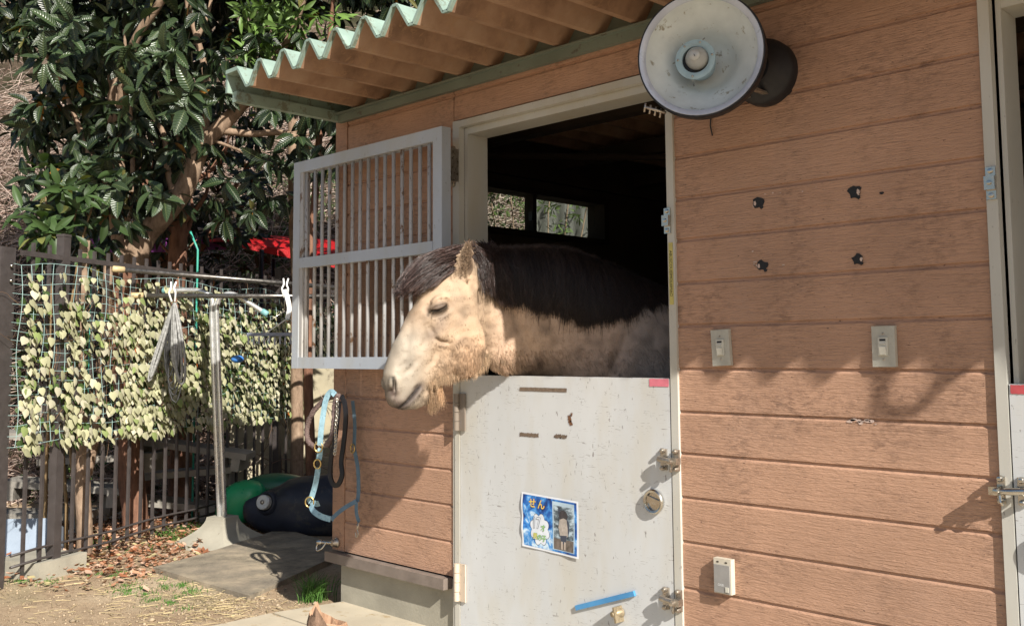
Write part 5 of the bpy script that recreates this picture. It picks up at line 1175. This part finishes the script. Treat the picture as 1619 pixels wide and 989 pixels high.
lathe(bm, [(.080, .03), (.070, .006), (.06, .002), (.055, .010)], cc_, axn, 30); part('collar', bm, navy, tk, smooth=50)
bm = bmesh.new(); lathe(bm, [(0, -.026), (.012, -.026), (.02, -.030), (.042, -.030), (.048, -.024), (.048, .01)], cc_, axn, 30); part('cap', bm, simple('white_cap', (.55, .56, .55), .4, 0, .1, 40, dirt=(.3, .3, .25), dirt_at=.6), tk, smooth=40)
bm = bmesh.new(); lathe(bm, [(0, -.036), (.014, -.035), (.014, -.026)], cc_, axn, 12); part('screw', bm, M['dullsteel'], tk)
green = simple('green_plastic', (.02, .34, .13), .35, 0, .2, 6, .04, 30, .5)
gb = thing('green_container', 'bright green rounded plastic container between the pole stand and the navy tank', 'container', (-6.25, 3.75, 0))
gc = Vector((-6.33, 3.66, .15))
def gf(c):
    y = math.copysign(abs(c.y) ** .7, c.y); z_ = math.copysign(abs(c.z) ** .65, c.z); x = math.copysign(abs(c.x) ** .7, c.x); return gc + td * (x * .16 + .04 * z_) + tn * (y * .15) + Vector((0, 0, z_ * (.15) * (1 - .12 * x * x)))
blobmesh('body', None, gf, green, gb)
def gf2(c): return gc + td * (.22 + c.x * .24) + tn * (-.10 + c.y * .13) + Vector((0, 0, .095 + c.z * .09))
blobmesh('lid', None, gf2, simple('dark_green_plastic', (.012, .11, .06), .4, 0, .2, 6), gb)
bm = bmesh.new(); lathe(bm, [(0, -.012), (.02, -.012), (.02, .01)], gc + tn * .168 + td * -.1 + Vector((0, 0, .0)), -tn, 20); part('plug', bm, simple('plug_green', (.01, .13, .05), .4), gb)
bm = bmesh.new(); box(bm, -4.55, -4.20, 3.72, 3.95, .0, .12, 0); tag(part('red_brick', bm, simple('red_clay', (.26, .07, .045), .8, 0, .25, 20), bevel=.006, loc=(-4.4, 3.8, 0)), 'dull red block in the shade behind the corner board', 'block')
# split log standing on the pavement
n = N('split_wood'); f = n.noise(1, 6, .7, (70, 70, 9)); M['wood'] = n.done(n.ramp(f, [(.3, (.20, .11, .065)), (.6, (.40, .25, .16)), (.8, (.55, .38, .26))]), .8, 0, n.bump(f, .7, .006), .2)
n = N('log_bark'); f = n.noise(1, 6, .75, (40, 40, 18)); M['logbark'] = n.done(n.ramp(f, [(.3, (.07, .045, .03)), (.7, (.26, .17, .12))]), .9, 0, n.bump(f, .9, .01), .1)
lg = thing('split_log', 'upright split log with a pointed top at the bottom edge, before the footing', 'log', (-2.98, 2.1, 0))
bm = bmesh.new(); N_ = 9; rings = []
cxl, cyl = -2.97, 2.06; dl = Vector((.709, .705, 0)); nl = Vector((.705, -.709, 0))
prof2 = [(-.075, .02), (-.060, -.045), (-.02, -.07), (.03, -.06), (.07, -.03), (.088, .02), (.03, .07), (-.04, .06)]
for i in range(N_ + 1):
    z_ = .31 * i / N_; k = 1 - .45 * max(0, (z_ - .19) / .12) ** 1.2; off = -.022 * max(0, (z_ - .17) / .14)
    rings.append([bm.verts.new(Vector((cxl, cyl, 0)) + dl * (a * k + off + random.uniform(-.003, .003)) + nl * (-b * k) + Vector((0, 0, z_ - (.10 if (i == N_ and a > .02) else (.05 if i == N_ and abs(a) > .04 else 0)) * (1 if i == N_ else 0) - (.07 * max(0, a) / .09 if i >= N_ - 1 else 0)))) for a, b in prof2])
for i in range(N_):
    for k in range(8):
        f = bm.faces.new((rings[i][k], rings[i][(k + 1) % 8], rings[i + 1][(k + 1) % 8], rings[i + 1][k])); f.material_index = 0 if k in (0, 1, 2) else 1
f = bm.faces.new(rings[-1]); f.material_index = 1
part('wood', bm, [M['logbark'], M['wood']], lg, bevel=.002)

# ------------------------------------------------------------------ ground clutter
def ghz(x, y): return gh(x, y)
# fallen leaves
lv = np.array([(0, 0, 0), (.3, .22, .10), (.3, -.22, .08), (.7, .20, .02), (.7, -.2, .07), (1, 0, .16), (.5, 0, -.05)]); lf = np.array([(0, 6, 1), (0, 2, 6), (1, 6, 3), (2, 4, 6), (3, 6, 5), (4, 5, 6)])
L_, Mx, Cc = [], [], []
while len(L_) < 3600:
    t_ = random.uniform(.0, 3.4); o_ = random.uniform(-.9, 1.0); p = fp(t_, o_)
    lim = .30 + .75 * math.exp(-((t_ - 1.0) / .7) ** 2) + .2 * mnoise.noise(Vector((t_ * 3, 0, 0))); 
    if o_ > lim: 
        if random.random() > .02: continue
    if t_ < .35 and random.random() > .25: continue
    if t_ > 2.3 and random.random() > .35: continue
    if -5.9 < p.x < -4.4 and p.y > 2.58 and (p.x + 5.4) > -(p.y - 2.58) * .55: continue
    L_.append((p.x, p.y, ghz(p.x, p.y) + random.uniform(.002, .03) * (1.6 if o_ < .4 else .6))); a = random.uniform(0, 6.28)
    Mx.append(basis(np.array([math.cos(a), math.sin(a), random.uniform(-.3, .3)]), np.array([random.gauss(0, .35), random.gauss(0, .35), 1])) * random.uniform(.025, .062))
    v_ = random.random(); Cc.append(np.array([.38, .20, .12] if v_ < .45 else ([.50, .33, .24] if v_ < .75 else ([.30, .12, .06] if v_ < .92 else [.45, .38, .20]))) * random.uniform(.7, 1.25))
tag(scatter('fallen_leaves', lv, lf, np.array(Mx), np.array(L_), np.array(Cc), M['litter'], loc=tuple(fp(1))), 'drift of dry pinkish brown leaves along the foot of the fence', 'fallen leaves', kind='stuff')
# straw
L_ = []; NS = 330; P = np.zeros((NS, 3, 3)); Cs = np.zeros((NS, 3))
for i in range(NS):
    if i < 150: x = random.gauss(-4.42, .30); y = 2.42 + random.gauss(0, .14) + (x + 4.4) * -.25
    else: x = random.uniform(-5.7, -4.1); y = random.uniform(1.7, 2.7)
    if x > -4.1: x = -4.15 - random.random() * .3
    if y > 2.6 and x < -4.43: y = 2.5 - random.random() * .4
    a = random.gauss(.5, .9); l = random.uniform(.02, .09) * (1 if random.random() < .9 else 2); z_ = gh(x, y) + random.uniform(.003, .014)
    for k, f in enumerate((-1, 0, 1)): P[i, k] = (x + math.cos(a) * l * f * .5, y + math.sin(a) * l * f * .5, z_ + (.002 if k == 1 else 0))
    Cs[i] = np.array([.62, .50, .28]) * random.uniform(.7, 1.2)
tag(strands('straw', P, np.array([.0014, .0014, .001]), Cs, M['litter']), 'scattered pale straw on the sandy ground', 'straw', kind='stuff')
# pebbles and crumbs of soil
pt = np.array([(1, 0, 0), (.3, .9, .1), (-.8, .5, 0), (-.7, -.6, .1), (.4, -.9, 0), (0, 0, .7), (.1, 0, -.6)]); pf = np.array([(0, 1, 5), (1, 2, 5), (2, 3, 5), (3, 4, 5), (4, 0, 5), (1, 0, 6), (2, 1, 6), (3, 2, 6), (4, 3, 6), (0, 4, 6)])
L_, Mx, Cc = [], [], []
for i in range(2600):
    x = random.uniform(-6.0, -4.1); y = random.uniform(1.3, 2.75)
    if i % 3 == 0: x, y = -4.4 + random.gauss(0, .25), 2.5 + random.gauss(0, .2)
    if x > -4.1: continue
    sz = random.uniform(.002, .009) * (2.2 if random.random() < .03 else 1); a = random.uniform(0, 6.28); L_.append((x, y, gh(x, y) + sz * .3)); Mx.append(basis(np.array([math.cos(a), math.sin(a), random.gauss(0, .2)]), np.array([random.gauss(0, .2), random.gauss(0, .2), 1])) * sz); Cc.append(np.array([.36, .28, .19]) * random.uniform(.5, 1.3))
tag(scatter('pebbles', pt, pf, np.array(Mx), np.array(L_), np.array(Cc), M['litter'], loc=(-5, 2, 0)), 'small pebbles and crumbs of soil on the trodden ground', 'pebbles', kind='stuff')
# added cable loop, unseen at the eave, shaped to throw the curved shadow
bm = bmesh.new(); tube(bm, spline([(0.70, 2.235, 2.44), (.65, 2.23, 2.345), (.60, 2.23, 2.29), (.47, 2.24, 2.27), (.44, 2.25, 2.31), (.48, 2.25, 2.37), (.50, 2.25, 2.44)]), .011, 8); tag(part('shadow_cable', bm, M['black'], loc=(.6, 2.23, 2.3)), 'added unseen black cable loop on the roof eave, there for its curved shadow', 'cable')
# grass
def grass(name, centers, label, hgt):
    Pn = []; Cn = []
    for (x, y, n_, sp, h) in centers:
        for _ in range(n_):
            a = random.uniform(0, 6.28); r = abs(random.gauss(0, sp)); bx, by = x + math.cos(a) * r, y + math.sin(a) * r; z_ = gh(bx, by) - .003; hh_ = h * random.uniform(.4, 1.1); dx, dy = random.gauss(0, .45) * hh_, random.gauss(0, .45) * hh_
            Pn.append([(bx + dx * f * f, by + dy * f * f, z_ + hh_ * (f - .25 * f * f * (abs(dx) + abs(dy)) / max(hh_, .01))) for f in (0, .35, .7, 1)]); Cn.append(np.array([.07, .16, .03]) * random.uniform(.6, 1.8))
    o = strands(name, np.array(Pn), np.array([.0018, .0019, .0013, .0004]), np.array(Cn), M['leaf_soft']); return o
tag(grass('grass_tuft', [(-4.22, 2.83, 160, .035, .15), (-4.26, 2.90, 60, .04, .12)], '', 0), 'tuft of long green grass at the foot of the stable corner', 'grass')
cs = [(random.gauss(-5.02, .28), random.gauss(2.38, .10), 26, .035, .022) for _ in range(20)] + [(-4.80, 2.50, 80, .05, .03), (-4.95, 2.52, 70, .05, .03), (-5.1, 2.3, 80, .07, .02), (-5.75, 2.0, 60, .06, .03), (-5.6, 2.08, 60, .05, .03)] + [(fp(random.uniform(.8, 2.4), random.uniform(-.2, .12)).x, fp(random.uniform(.8, 2.4), 0).y, 10, .04, .06) for _ in range(14)]
cs += [(float(fp(t_, o_).x), float(fp(t_, o_).y), 60, .07, .09) for t_, o_ in ((1.35, .05), (1.5, -.1), (1.7, .0), (1.95, -.1), (.6, -.2), (1.1, -.3))]
tag(grass('grass', cs, '', 0), 'thin patches of low green grass in the bare soil', 'grass', kind='stuff')

# ------------------------------------------------------------------ beyond the fence
bm = bmesh.new(); bmesh.ops.recalc_face_normals(bm, faces=bm.faces)
lc, lft, luv = leaf_template('loquat'); nc, nft, nuv = leaf_template('narrow')
def branch_tube(bm, P_, r0, r1, n_=10):
    P_ = spline(P_, 6); rs = [r0 + (r1 - r0) * i / (len(P_) - 1) for i in range(len(P_))]; P_ = [p + Vector([mnoise.noise(p * 4 + Vector((q, 0, 0))) * .014 for q in (0, 7, 13)]) for p in P_]; tube(bm, P_, rs, n_)
tree = thing('loquat_tree', 'large dark glossy-leaved tree behind the fence, one pale branch curving to the roof edge', 'tree', (-6.72, 3.03, -.1))
bm = bmesh.new(); branch_tube(bm, [(-6.70, 3.07, -.12), (-6.74, 3.03, .5), (-6.77, 3.0, 1.1), (-6.80, 2.98, 1.6), (-6.77, 2.99, 1.80)], .085, .10, 14); part('trunk', bm, M['bark2'], tree)
bm = bmesh.new()
branch_tube(bm, [(-6.79, 2.99, 1.72), (-6.70, 3.07, 2.0), (-6.62, 3.14, 2.13), (-6.51, 3.26, 2.34), (-6.46, 3.31, 2.50), (-6.42, 3.35, 2.66), (-6.33, 3.44, 2.80), (-6.24, 3.52, 2.93), (-6.1, 3.6, 3.1)], .085, .045, 12)
branch_tube(bm, [(-6.79, 2.99, 1.75), (-6.84, 2.95, 2.1), (-6.86, 2.93, 2.5), (-6.9, 2.9, 3.2)], .08, .04, 12)
branch_tube(bm, [(-6.43, 3.34, 2.60), (-6.42, 3.38, 2.9), (-6.44, 3.36, 3.2), (-6.45, 3.30, 3.45), (-6.50, 3.24, 3.8), (-6.5, 3.2, 4.3)], .032, .016, 8)
branch_tube(bm, [(-6.45, 3.30, 3.42), (-6.40, 3.36, 3.6), (-6.38, 3.4, 3.9)], .016, .010, 8)
branch_tube(bm, [(-6.55, 3.20, 2.30), (-6.58, 3.17, 2.52), (-6.62, 3.15, 2.75), (-6.72, 3.05, 2.95), (-6.8, 3.0, 3.1)], .026, .013, 8)
branch_tube(bm, [(-6.48, 3.29, 2.5), (-6.53, 3.24, 2.65), (-6.57, 3.2, 2.85), (-6.62, 3.1, 3.05)], .015, .009, 8)
branch_tube(bm, [(-6.36, 3.42, 2.78), (-6.2, 3.6, 2.75), (-6.0, 3.8, 2.74), (-5.85, 3.95, 2.6), (-5.7, 4.05, 2.45)], .03, .01, 8)
branch_tube(bm, [(-6.40, 3.38, 2.72), (-6.22, 3.5, 2.62), (-6.05, 3.7, 2.5)], .014, .007, 8)
branch_tube(bm, [(-6.30, 3.46, 2.86), (-6.15, 3.7, 3.2), (-5.9, 3.8, 3.6), (-5.6, 3.8, 4.2)], .035, .014, 8)
branch_tube(bm, [(-6.85, 2.94, 2.3), (-7.0, 2.8, 2.6), (-7.15, 2.7, 3.0), (-7.3, 2.5, 3.5)], .03, .012, 8)
branch_tube(bm, [(-6.8, 2.98, 2.0), (-6.65, 2.95, 2.4), (-6.6, 2.9, 2.9), (-6.5, 2.8, 3.4)], .022, .010, 8)
branch_tube(bm, [(-6.86, 2.93, 2.8), (-6.6, 2.9, 3.3), (-6.2, 3.0, 3.7), (-5.6, 3.1, 4.2), (-4.9, 3.2, 4.5)], .04, .014, 8)
part('limb', bm, M['bark'], tree)
CRv = np.array([.70894, .70524, 0]); CFv = np.array([-.70524, .70894, 0])     # sideways and away, for shaping the crown
def W(a, d, z_): return CRv * a + CFv * d + np.array([0, 0, z_])
def rosettes(N_, fn, size, temp, tm, mat, name, parent, colf, droop=.5, k=8, light=None):
    L, Q, C = [], [], []
    n_ = 0
    while n_ < N_:
        c = fn()
        if c is None: continue
        n_ += 1; ax = norm(np.array([random.gauss(.25, .5), random.gauss(-.35, .5), random.uniform(-.5, .9)])); a0 = random.uniform(0, 6.28); ref = norm(np.cross(ax, np.array([.3, .2, .9]))); bi = np.cross(ax, ref)
        for j in range(random.randint(k - 2, k + 2)):
            a = a0 + j * 2.4; el = random.uniform(-.1, .75); d = norm((ref * math.cos(a) + bi * math.sin(a)) * math.cos(el) + ax * math.sin(el) + np.array([0, 0, -droop * random.uniform(.3, 1.5)]))
            nn = norm(ax * .7 + np.array([.35, -.25, .55]) + rng.normal(0, .28, 3)); sc = size * random.uniform(.6, 1.15)
            L.append(c + ax * random.uniform(-.05, .03) + d * .015); bb = basis(d, nn) * sc; bb[:, 1] *= random.uniform(.72, 1.15); Q.append(bb); C.append(colf())
    return scatter(name, tm[0], tm[1], np.array(Q), np.array(L), np.array(C), mat, parent, tm[2])
def tentsun(a, d, z_):
    t_ = (z_ - 2.1) / 2.07; a2, d2 = a - 1.35 * t_, d + 2.75 * t_; return z_ > 2.4 and -3.5 < a2 < -1.1 and 8.2 < d2 < 9.9 and random.random() < .93  # gap shaped in the crowns so sun reaches the tent
def crown():
    d = random.uniform(6.35, 8.1); z_ = random.uniform(1.75, 5.2); a = random.uniform(-4.1, .3)
    px_ = 809 + 1560 * a / d; el = (z_ - 1.18) / d; py = 421.6 + 136 - 1560 * el
    if z_ < 1.2: return None
    if px_ < 30 + 40 * math.sin(py * .02) and py > 60: return None            # open hillside to the left
    if px_ < 75 and 60 < py < 150 and random.random() < .6: return None
    if px_ < 110 and py > 200 and random.random() < .75: return None
    if 300 < px_ < 470 and py > 175 and random.random() < .8: return None     # gap under the branch
    if px_ > 470 and py > 260: return None
    if py > 330 and (random.random() < .72 or (215 < px_ < 475 and py > 355)): return None
    if 200 < px_ < 330 and 225 < py < 330 and random.random() < .35: return None
    if tentsun(a, d, z_): return None
    if px_ > 330 and d < 6.7 and py > 60 and random.random() < .5: return None
    if py < 0 and d < 6.9 and random.random() < .5: return None
    return W(a, d, z_)
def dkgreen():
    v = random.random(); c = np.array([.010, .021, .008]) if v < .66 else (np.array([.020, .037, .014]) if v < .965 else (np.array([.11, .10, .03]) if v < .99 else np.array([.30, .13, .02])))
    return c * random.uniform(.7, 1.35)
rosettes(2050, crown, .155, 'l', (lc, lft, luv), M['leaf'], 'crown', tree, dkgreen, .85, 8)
# crown part added unseen over the stable roof, to shade the tree's left
def shade_crown():
    a = random.uniform(-2.6, -.5); d = random.uniform(5.6, 8.2); z_ = random.uniform(3.4, 5.6); py = 557 - 1560 * (z_ - 1.18) / d
    return W(a, d, z_) if py < -40 and not tentsun(a, d, z_) else None
rosettes(260, shade_crown, .2, 'l', (lc, lft, luv), M['leaf'], 'crown', tree, dkgreen, .5, 8)
def bigfront():
    s_ = random.choice([((165, 10), 5.9), ((235, 35), 5.9), ((180, 55), 5.9), ((230, 105), 5.8), ((205, 140), 5.8), ((240, 90), 5.85), ((290, 130), 5.9), ((285, 165), 5.85), ((140, 250), 6.1), ((170, 275), 6.1), ((235, 300), 6.2), ((60, 80), 6.2), ((100, 40), 6.2), ((255, 20), 6.0), ((200, 20), 6.0)])
    (px_, py), d = s_; px_ += random.gauss(0, 14); py += random.gauss(0, 14); a = (px_ - 809) * d / 1560; return W(a, d, 1.18 + (557 - py) * d / 1560)
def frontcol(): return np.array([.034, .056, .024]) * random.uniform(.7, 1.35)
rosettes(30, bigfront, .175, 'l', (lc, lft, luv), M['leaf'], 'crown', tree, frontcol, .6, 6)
ev = thing('evergreen', 'deeply shaded dark evergreen filling the space behind the loquat limbs', 'tree', tuple(W(-3.1, 8.9, -.2)))
def evg():
    a = random.uniform(-4.3, -2.3); z_ = random.uniform(1.9, 4.6); d = random.uniform(8.3, 9.4); px_ = 809 + 1560 * a / d
    return W(a, d, z_) if px_ > 95 + 30 * math.sin(z_ * 4) else None
rosettes(520, evg, .13, 'l', (lc, lft, luv), M['leaf'], 'crown', ev, dkgreen, .6, 8)
bm = bmesh.new(); branch_tube(bm, [W(-3.1, 8.9, -.2), W(-3.15, 8.9, 1.5), W(-3.1, 8.9, 3.2), W(-3.0, 8.9, 4.4)], .09, .03, 10)
for q in (-1, 1): branch_tube(bm, [W(-3.12, 8.9, 1.6), W(-3.12 + .4 * q, 8.9, 2.3), W(-3.12 + .8 * q, 8.8, 3.0)], .045, .012, 8)
part('trunk', bm, M['bark2'], ev)
sh = thing('shrub', 'lighter green narrow-leaved shrub just left of the roof edge', 'shrub', (-6.2, 4.2, -.1))
def shr():
    px_ = random.gauss(430, 38); py = random.gauss(45, 42); d = random.uniform(6.6, 7.0)
    if px_ < 355: return None
    return W((px_ - 809) * d / 1560, d, 1.18 + (557 - py) * d / 1560)
rosettes(80, shr, .12, 'n', (nc, nft, nuv), M['leaf_soft'], 'foliage', sh, lambda: np.array([.10, .17, .04]) * random.uniform(.6, 1.5), .1, 7)
bm = bmesh.new(); branch_tube(bm, [(-6.1, 4.1, -.1), (-6.12, 4.05, 1.5), (-6.1, 4.1, 2.6), (-6.05, 4.15, 3.4), (-6.0, 4.2, 4.1)], .04, .012, 8); part('stem', bm, M['bark2'], sh)
sh = thing('broad_leaf_plant', 'yellow-green broad-leaved plant rising over the left end of the fence', 'plant', (-6.6, 2.3, -.1))
def shr2():
    px_ = random.gauss(75, 32); py = random.gauss(335, 45); d = random.uniform(6.0, 6.3)
    if py < 240: return None
    return W((px_ - 809) * d / 1560, d, 1.18 + (557 - py) * d / 1560)
rosettes(30, shr2, .15, 'l', (lc, lft, luv), M['leaf_soft'], 'foliage', sh, lambda: (np.array([.045, .08, .025]) if random.random() < .93 else np.array([.16, .17, .05])) * random.uniform(.6, 1.3), .3, 5)
bm = bmesh.new()
for k in range(4): branch_tube(bm, [W(-2.9 + .08 * k, 6.2, -.1), W(-2.88 + .03 * k, 6.2, 1.2), W(-2.95 + .1 * k, 6.2, 2.2)], .012, .006, 6)
part('stem', bm, simple('yellow_stem', (.20, .13, .06), .6), sh)
# second row trunks
for i, (a, d, r0, zt, m_, lb_) in enumerate(((-2.62, 6.15, .05, 1.9, 'bark', 'pale brown trunk behind the first fence bays, forked low'), (-1.72, 8.0, .055, 4.6, 'bark', 'slim pale trunk seen through the gap left of the barred shutter'), (-2.52, 7.6, .10, 2.6, 'bark2', 'dark trunk behind the pale curving branch'), (-2.9, 7.9, .07, 2.9, 'bark2', 'reddish trunk standing in deep shade at the left'))):
    t_ = thing('tree_trunk' if zt < 2.7 else 'slim_tree', lb_, 'tree', tuple(W(a, d, -.1))); bm = bmesh.new()
    branch_tube(bm, [W(a, d, -.15), W(a - .02, d, zt * .3), W(a - .07, d, zt * .65), W(a - .05, d, zt)], r0, r0 * .6, 12)
    if i == 0: branch_tube(bm, [W(a, d, .45), W(a + .07, d + .03, 1.0), W(a + .08, d + .05, 1.75)], .04, .028, 10)
    part('trunk', bm, M[m_], t_)
    if i == 0: continue
    bm = bmesh.new()
    for k in range(7):
        zz = zt * random.uniform(.55, 1.0); aa = random.uniform(-1, 1); p0 = W(a - .05, d, zz); p1 = p0 + np.array([random.uniform(-.4, .4), random.uniform(-.4, .4), .25]); p2 = p1 + np.array([random.uniform(-.3, .3), random.uniform(-.3, .3), .35]); branch_tube(bm, [p0, p1, p2], r0 * .25, .004, 6)
    part('branch', bm, M[m_], t_)
# dry brush and bushes on the slope
NB_ = 20000; P = np.zeros((NB_, 5, 3)); Cs = np.zeros((NB_, 3))
for i in range(NB_):
    d = 8.3 + random.random() ** 1.4 * 5.0 if i < 15000 else random.uniform(12, 22); a = random.uniform(-5.2, 2.6) * d / 9; x, y, _ = W(a, d, 0); z_ = hillh(x, y) + random.uniform(-.02, .35); 
    v = norm(np.array([random.gauss(.5, .7), random.gauss(.5, .7), random.gauss(.1, .45)])); l = random.uniform(.25, 1.2); p = np.array([x, y, z_]); bend = rng.normal(0, .18, 3); bend[2] -= .12
    for k in range(5): P[i, k] = p; p = p + v * l / 4; v = norm(v + bend)
    cbase = np.array([.42, .33, .28]) if random.random() < .65 else np.array([.22, .15, .12])
    Cs[i] = cbase * random.uniform(.6, 1.4)
tag(strands('dry_brush', P, np.array([.0060, .0052, .0045, .0035, .002]), Cs, M['twig']), 'tangle of bare pinkish brown twigs on the sunlit slope', 'brush', kind='stuff')
def hillbush():
    d = 8.25 + random.random() * 4; a = random.uniform(-5.0, 2.4) * d / 9; x, y, _ = W(a, d, 0)
    if mnoise.noise(Vector((x * .9, y * .9, 4))) < -.05 + .25 * (d > 9.5) : return None
    return np.array([x, y, hillh(x, y) + random.uniform(0, .55)])
o = rosettes(2600, hillbush, .055, 'n', (nc, nft, nuv), M['leaf_soft'], 'undergrowth', None, lambda: np.array([.055, .095, .025]) * random.uniform(.5, 1.9), .1, 9); tag(o, 'low green undergrowth scattered over the slope', 'undergrowth', kind='stuff')
bs_ = thing('bush', 'thin sunlit bush seen through the stall window in front of the grey sheet fence', 'bush', tuple(W(.4, 8.9, .3)))
def bsh():
    a = random.uniform(-.45, 1.1); z_ = random.uniform(1.9, 2.9)
    return W(a, random.uniform(8.6, 9.2), z_) if random.random() < .9 - .5 * (a > .3) else None
rosettes(150, bsh, .07, 'n', (nc, nft, nuv), M['leaf_soft'], 'foliage', bs_, lambda: np.array([.07, .10, .03]) * random.uniform(.5, 1.8), .1, 8)
bm = bmesh.new()
for k in range(9): branch_tube(bm, [W(.1 + .05 * k, 8.9, .2), W(-.1 + .1 * k, 8.9, 1.4), W(-.4 + .19 * k, 8.8, 2.8)], .012, .005, 6)
part('stem', bm, M['bark'], bs_)
# red tent roof, purple table edge
tn_ = thing('tent', 'red fabric tent roof behind the trees, its left end purple', 'tent', tuple(W(-2.97, 9, 0.04)))
def quadm(bm, pts): bm.faces.new([bm.verts.new(p) for p in pts])
bm = bmesh.new()
A0, A1 = W(-3.12, 8.9, 2.15), W(-2.12, 8.7, 2.04); pk0, pk1 = W(-3.02, 9.7, 2.38), W(-1.87, 9.6, 2.36); C1 = W(-1.57, 8.9, 1.94); pk2 = W(-1.47, 9.8, 2.29)
quadm(bm, [W(-2.97, 8.62, 2.16), W(-2.42, 8.6, 2.17), W(-2.47, 9.5, 2.34), W(-2.92, 9.5, 2.32)]); quadm(bm, [W(-2.42, 8.6, 2.17), W(-1.52, 8.9, 2.04), W(-1.57, 9.7, 2.3), W(-2.47, 9.5, 2.34)])
quadm(bm, [W(-2.42, 8.6, 2.17), W(-2.42, 8.602, 2.125), W(-1.52, 8.902, 1.94), W(-1.52, 8.9, 2.04)])
bmesh.ops.solidify(bm, geom=bm.faces[:], thickness=.008); part('roof_fabric', bm, simple('red_fabric', (.62, .015, .02), .6, 0, .12, 3, .2, 8), tn_)
bm = bmesh.new(); obox(bm, tuple(W(-3.24, 8.6, 2.13)), (.709, .705), (1.02, .03, .10)); obox(bm, tuple(W(-3.24, 9.0, 2.19)), (.709, .705), (1.02, .8, .02)); part('valance', bm, simple('purple_fabric', (.20, .035, .22), .6, 0, .15, 3), tn_)
bm = bmesh.new()
for a_, d_ in ((-3.45, 8.62), (-2.2, 8.65), (-1.3, 8.9), (-2.3, 9.5)): tube(bm, [W(a_, d_, -.2), W(a_, d_, 2.1)], .02, 8)
part('leg', bm, M['black'], tn_)
# dark storage wall, planks, crates and sunlit low wall behind the fence
bm = bmesh.new(); obox(bm, tuple(W(-1.35, 8.35, .35)), (.709, .705), (2.0, .12, 1.5)); tag(part('low_wall', bm, simple('plaster_wall', (.42, .37, .26), .85, 0, .3, 3, .3, 40, dirt=(.2, .17, .12), dirt_at=.58), bevel=.01, loc=tuple(W(-1.35, 8.35, 0))), 'low cream plastered wall behind the right bays of the fence', 'wall')
lum = simple('grey_lumber', (.26, .24, .21), .85, 0, .3, 6, .3, 40)
spots_ = [(-3.30, 6.9, .10, .0), (-3.1, 7.0, .28, .15), (-2.9, 7.1, .46, -.1), (-3.3, 7.05, .62, .1), (-2.55, 7.3, .12, .2), (-2.45, 7.35, .32, -.15), (-3.0, 7.2, .80, .05), (-2.3, 7.2, .52, .3)]
words = ['lowest of the left pile', 'second from the bottom of the left pile', 'resting mid-height, tilted left', 'upper left, above the mid-height board', 'lying low behind the pale forked trunk', 'just above the low one behind the forked trunk', 'topmost of the pile', 'tilted most steeply, at the right of the pile']
for (a_, d_, z_, tl), w_ in zip(spots_, words):
    bm = bmesh.new(); Rr = Matrix.Rotation(math.atan2(.705, .709), 3, 'Z') @ Matrix.Rotation(tl * .5, 3, 'Y'); box(bm, -.42, .42, -.13, .13, -.022, .022, 0, Rr, tuple(W(a_, d_, z_)))
    for q in (-.35, .35): box(bm, q - .03, q + .03, -.13, .13, -.11, -.0225, 0, Rr, tuple(W(a_, d_, z_)))
    tag(part('pallet_board', bm, lum, bevel=.003, loc=tuple(W(a_, d_, z_))), 'grey weathered plank frame behind the fence, ' + w_, 'plank', 'old planks stacked behind the fence')
bm = bmesh.new(); Rr = Matrix.Rotation(.9, 3, 'Z') @ Matrix.Rotation(-.35, 3, 'X'); box(bm, -.30, .30, -.2, .2, -.12, .10, 0, Rr, tuple(W(-3.10, 6.15, .05))); tag(part('plastic_crate', bm, simple('pale_blue_plastic', (.24, .29, .36), .5, 0, .1, 8), bevel=.012, seg=2, loc=tuple(W(-3.06, 6.15, 0))), 'pale blue plastic box lying behind the left end of the fence', 'box')
bm = bmesh.new(); bmesh.ops.create_uvsphere(bm, u_segments=20, v_segments=14, radius=1)
for v in bm.verts: v.co = Vector(W(-1.94 + v.co.x * .045, 7.0 + v.co.y * .04, 1.15 + v.co.z * .028))
tag(part('blue_ball', bm, simple('sky_blue_plastic', (.06, .22, .62), .4, 0, .1, 8), smooth=180, loc=tuple(W(-1.95, 7, 1.13))), 'small bright blue round thing caught in the ivy, right of the pole stand', 'ball')
for k, (a_, z0_, l_) in enumerate(((-2.83, 1.80, .14), (-2.12, 1.96, .14))):
    bm = bmesh.new(); tube(bm, [W(a_ * 1.1, 7.3, -.2), W(a_ * 1.1, 7.3, z0_), W(a_ * 1.1 - .06, 7.3, z0_ + l_)], .008, 8); tag(part('garden_stake', bm, simple('teal_stake', (.05, .35, .27), .5), loc=tuple(W(a_, 6.6, 0))), ('green garden stake leaning above the fence left of the tree trunk', 'green garden stake above the red tent')[k], 'stake', 'green stakes')
# grey corrugated fence seen through the stall window
bm = bmesh.new(); rows_ = []
for i in range(120):
    a_ = .22 + i * .028; rows_.append((bm.verts.new(tuple(W(a_, 9.4 + .02 * math.sin(i * 1.05) + .004, 1.2))), bm.verts.new(tuple(W(a_, 9.4 + .02 * math.sin(i * 1.05) + .004, 3.2)))))
for i in range(119): bm.faces.new((rows_[i][0], rows_[i + 1][0], rows_[i + 1][1], rows_[i][1]))
bmesh.ops.solidify(bm, geom=bm.faces[:], thickness=.004)
tag(part('corrugated_fence', bm, simple('grey_sheet', (.19, .185, .165), .6, 0, .25, 4, .1), smooth=60, loc=tuple(W(.5, 9.4, 1.2))), 'grey corrugated sheet fence seen through the stall window', 'fence')
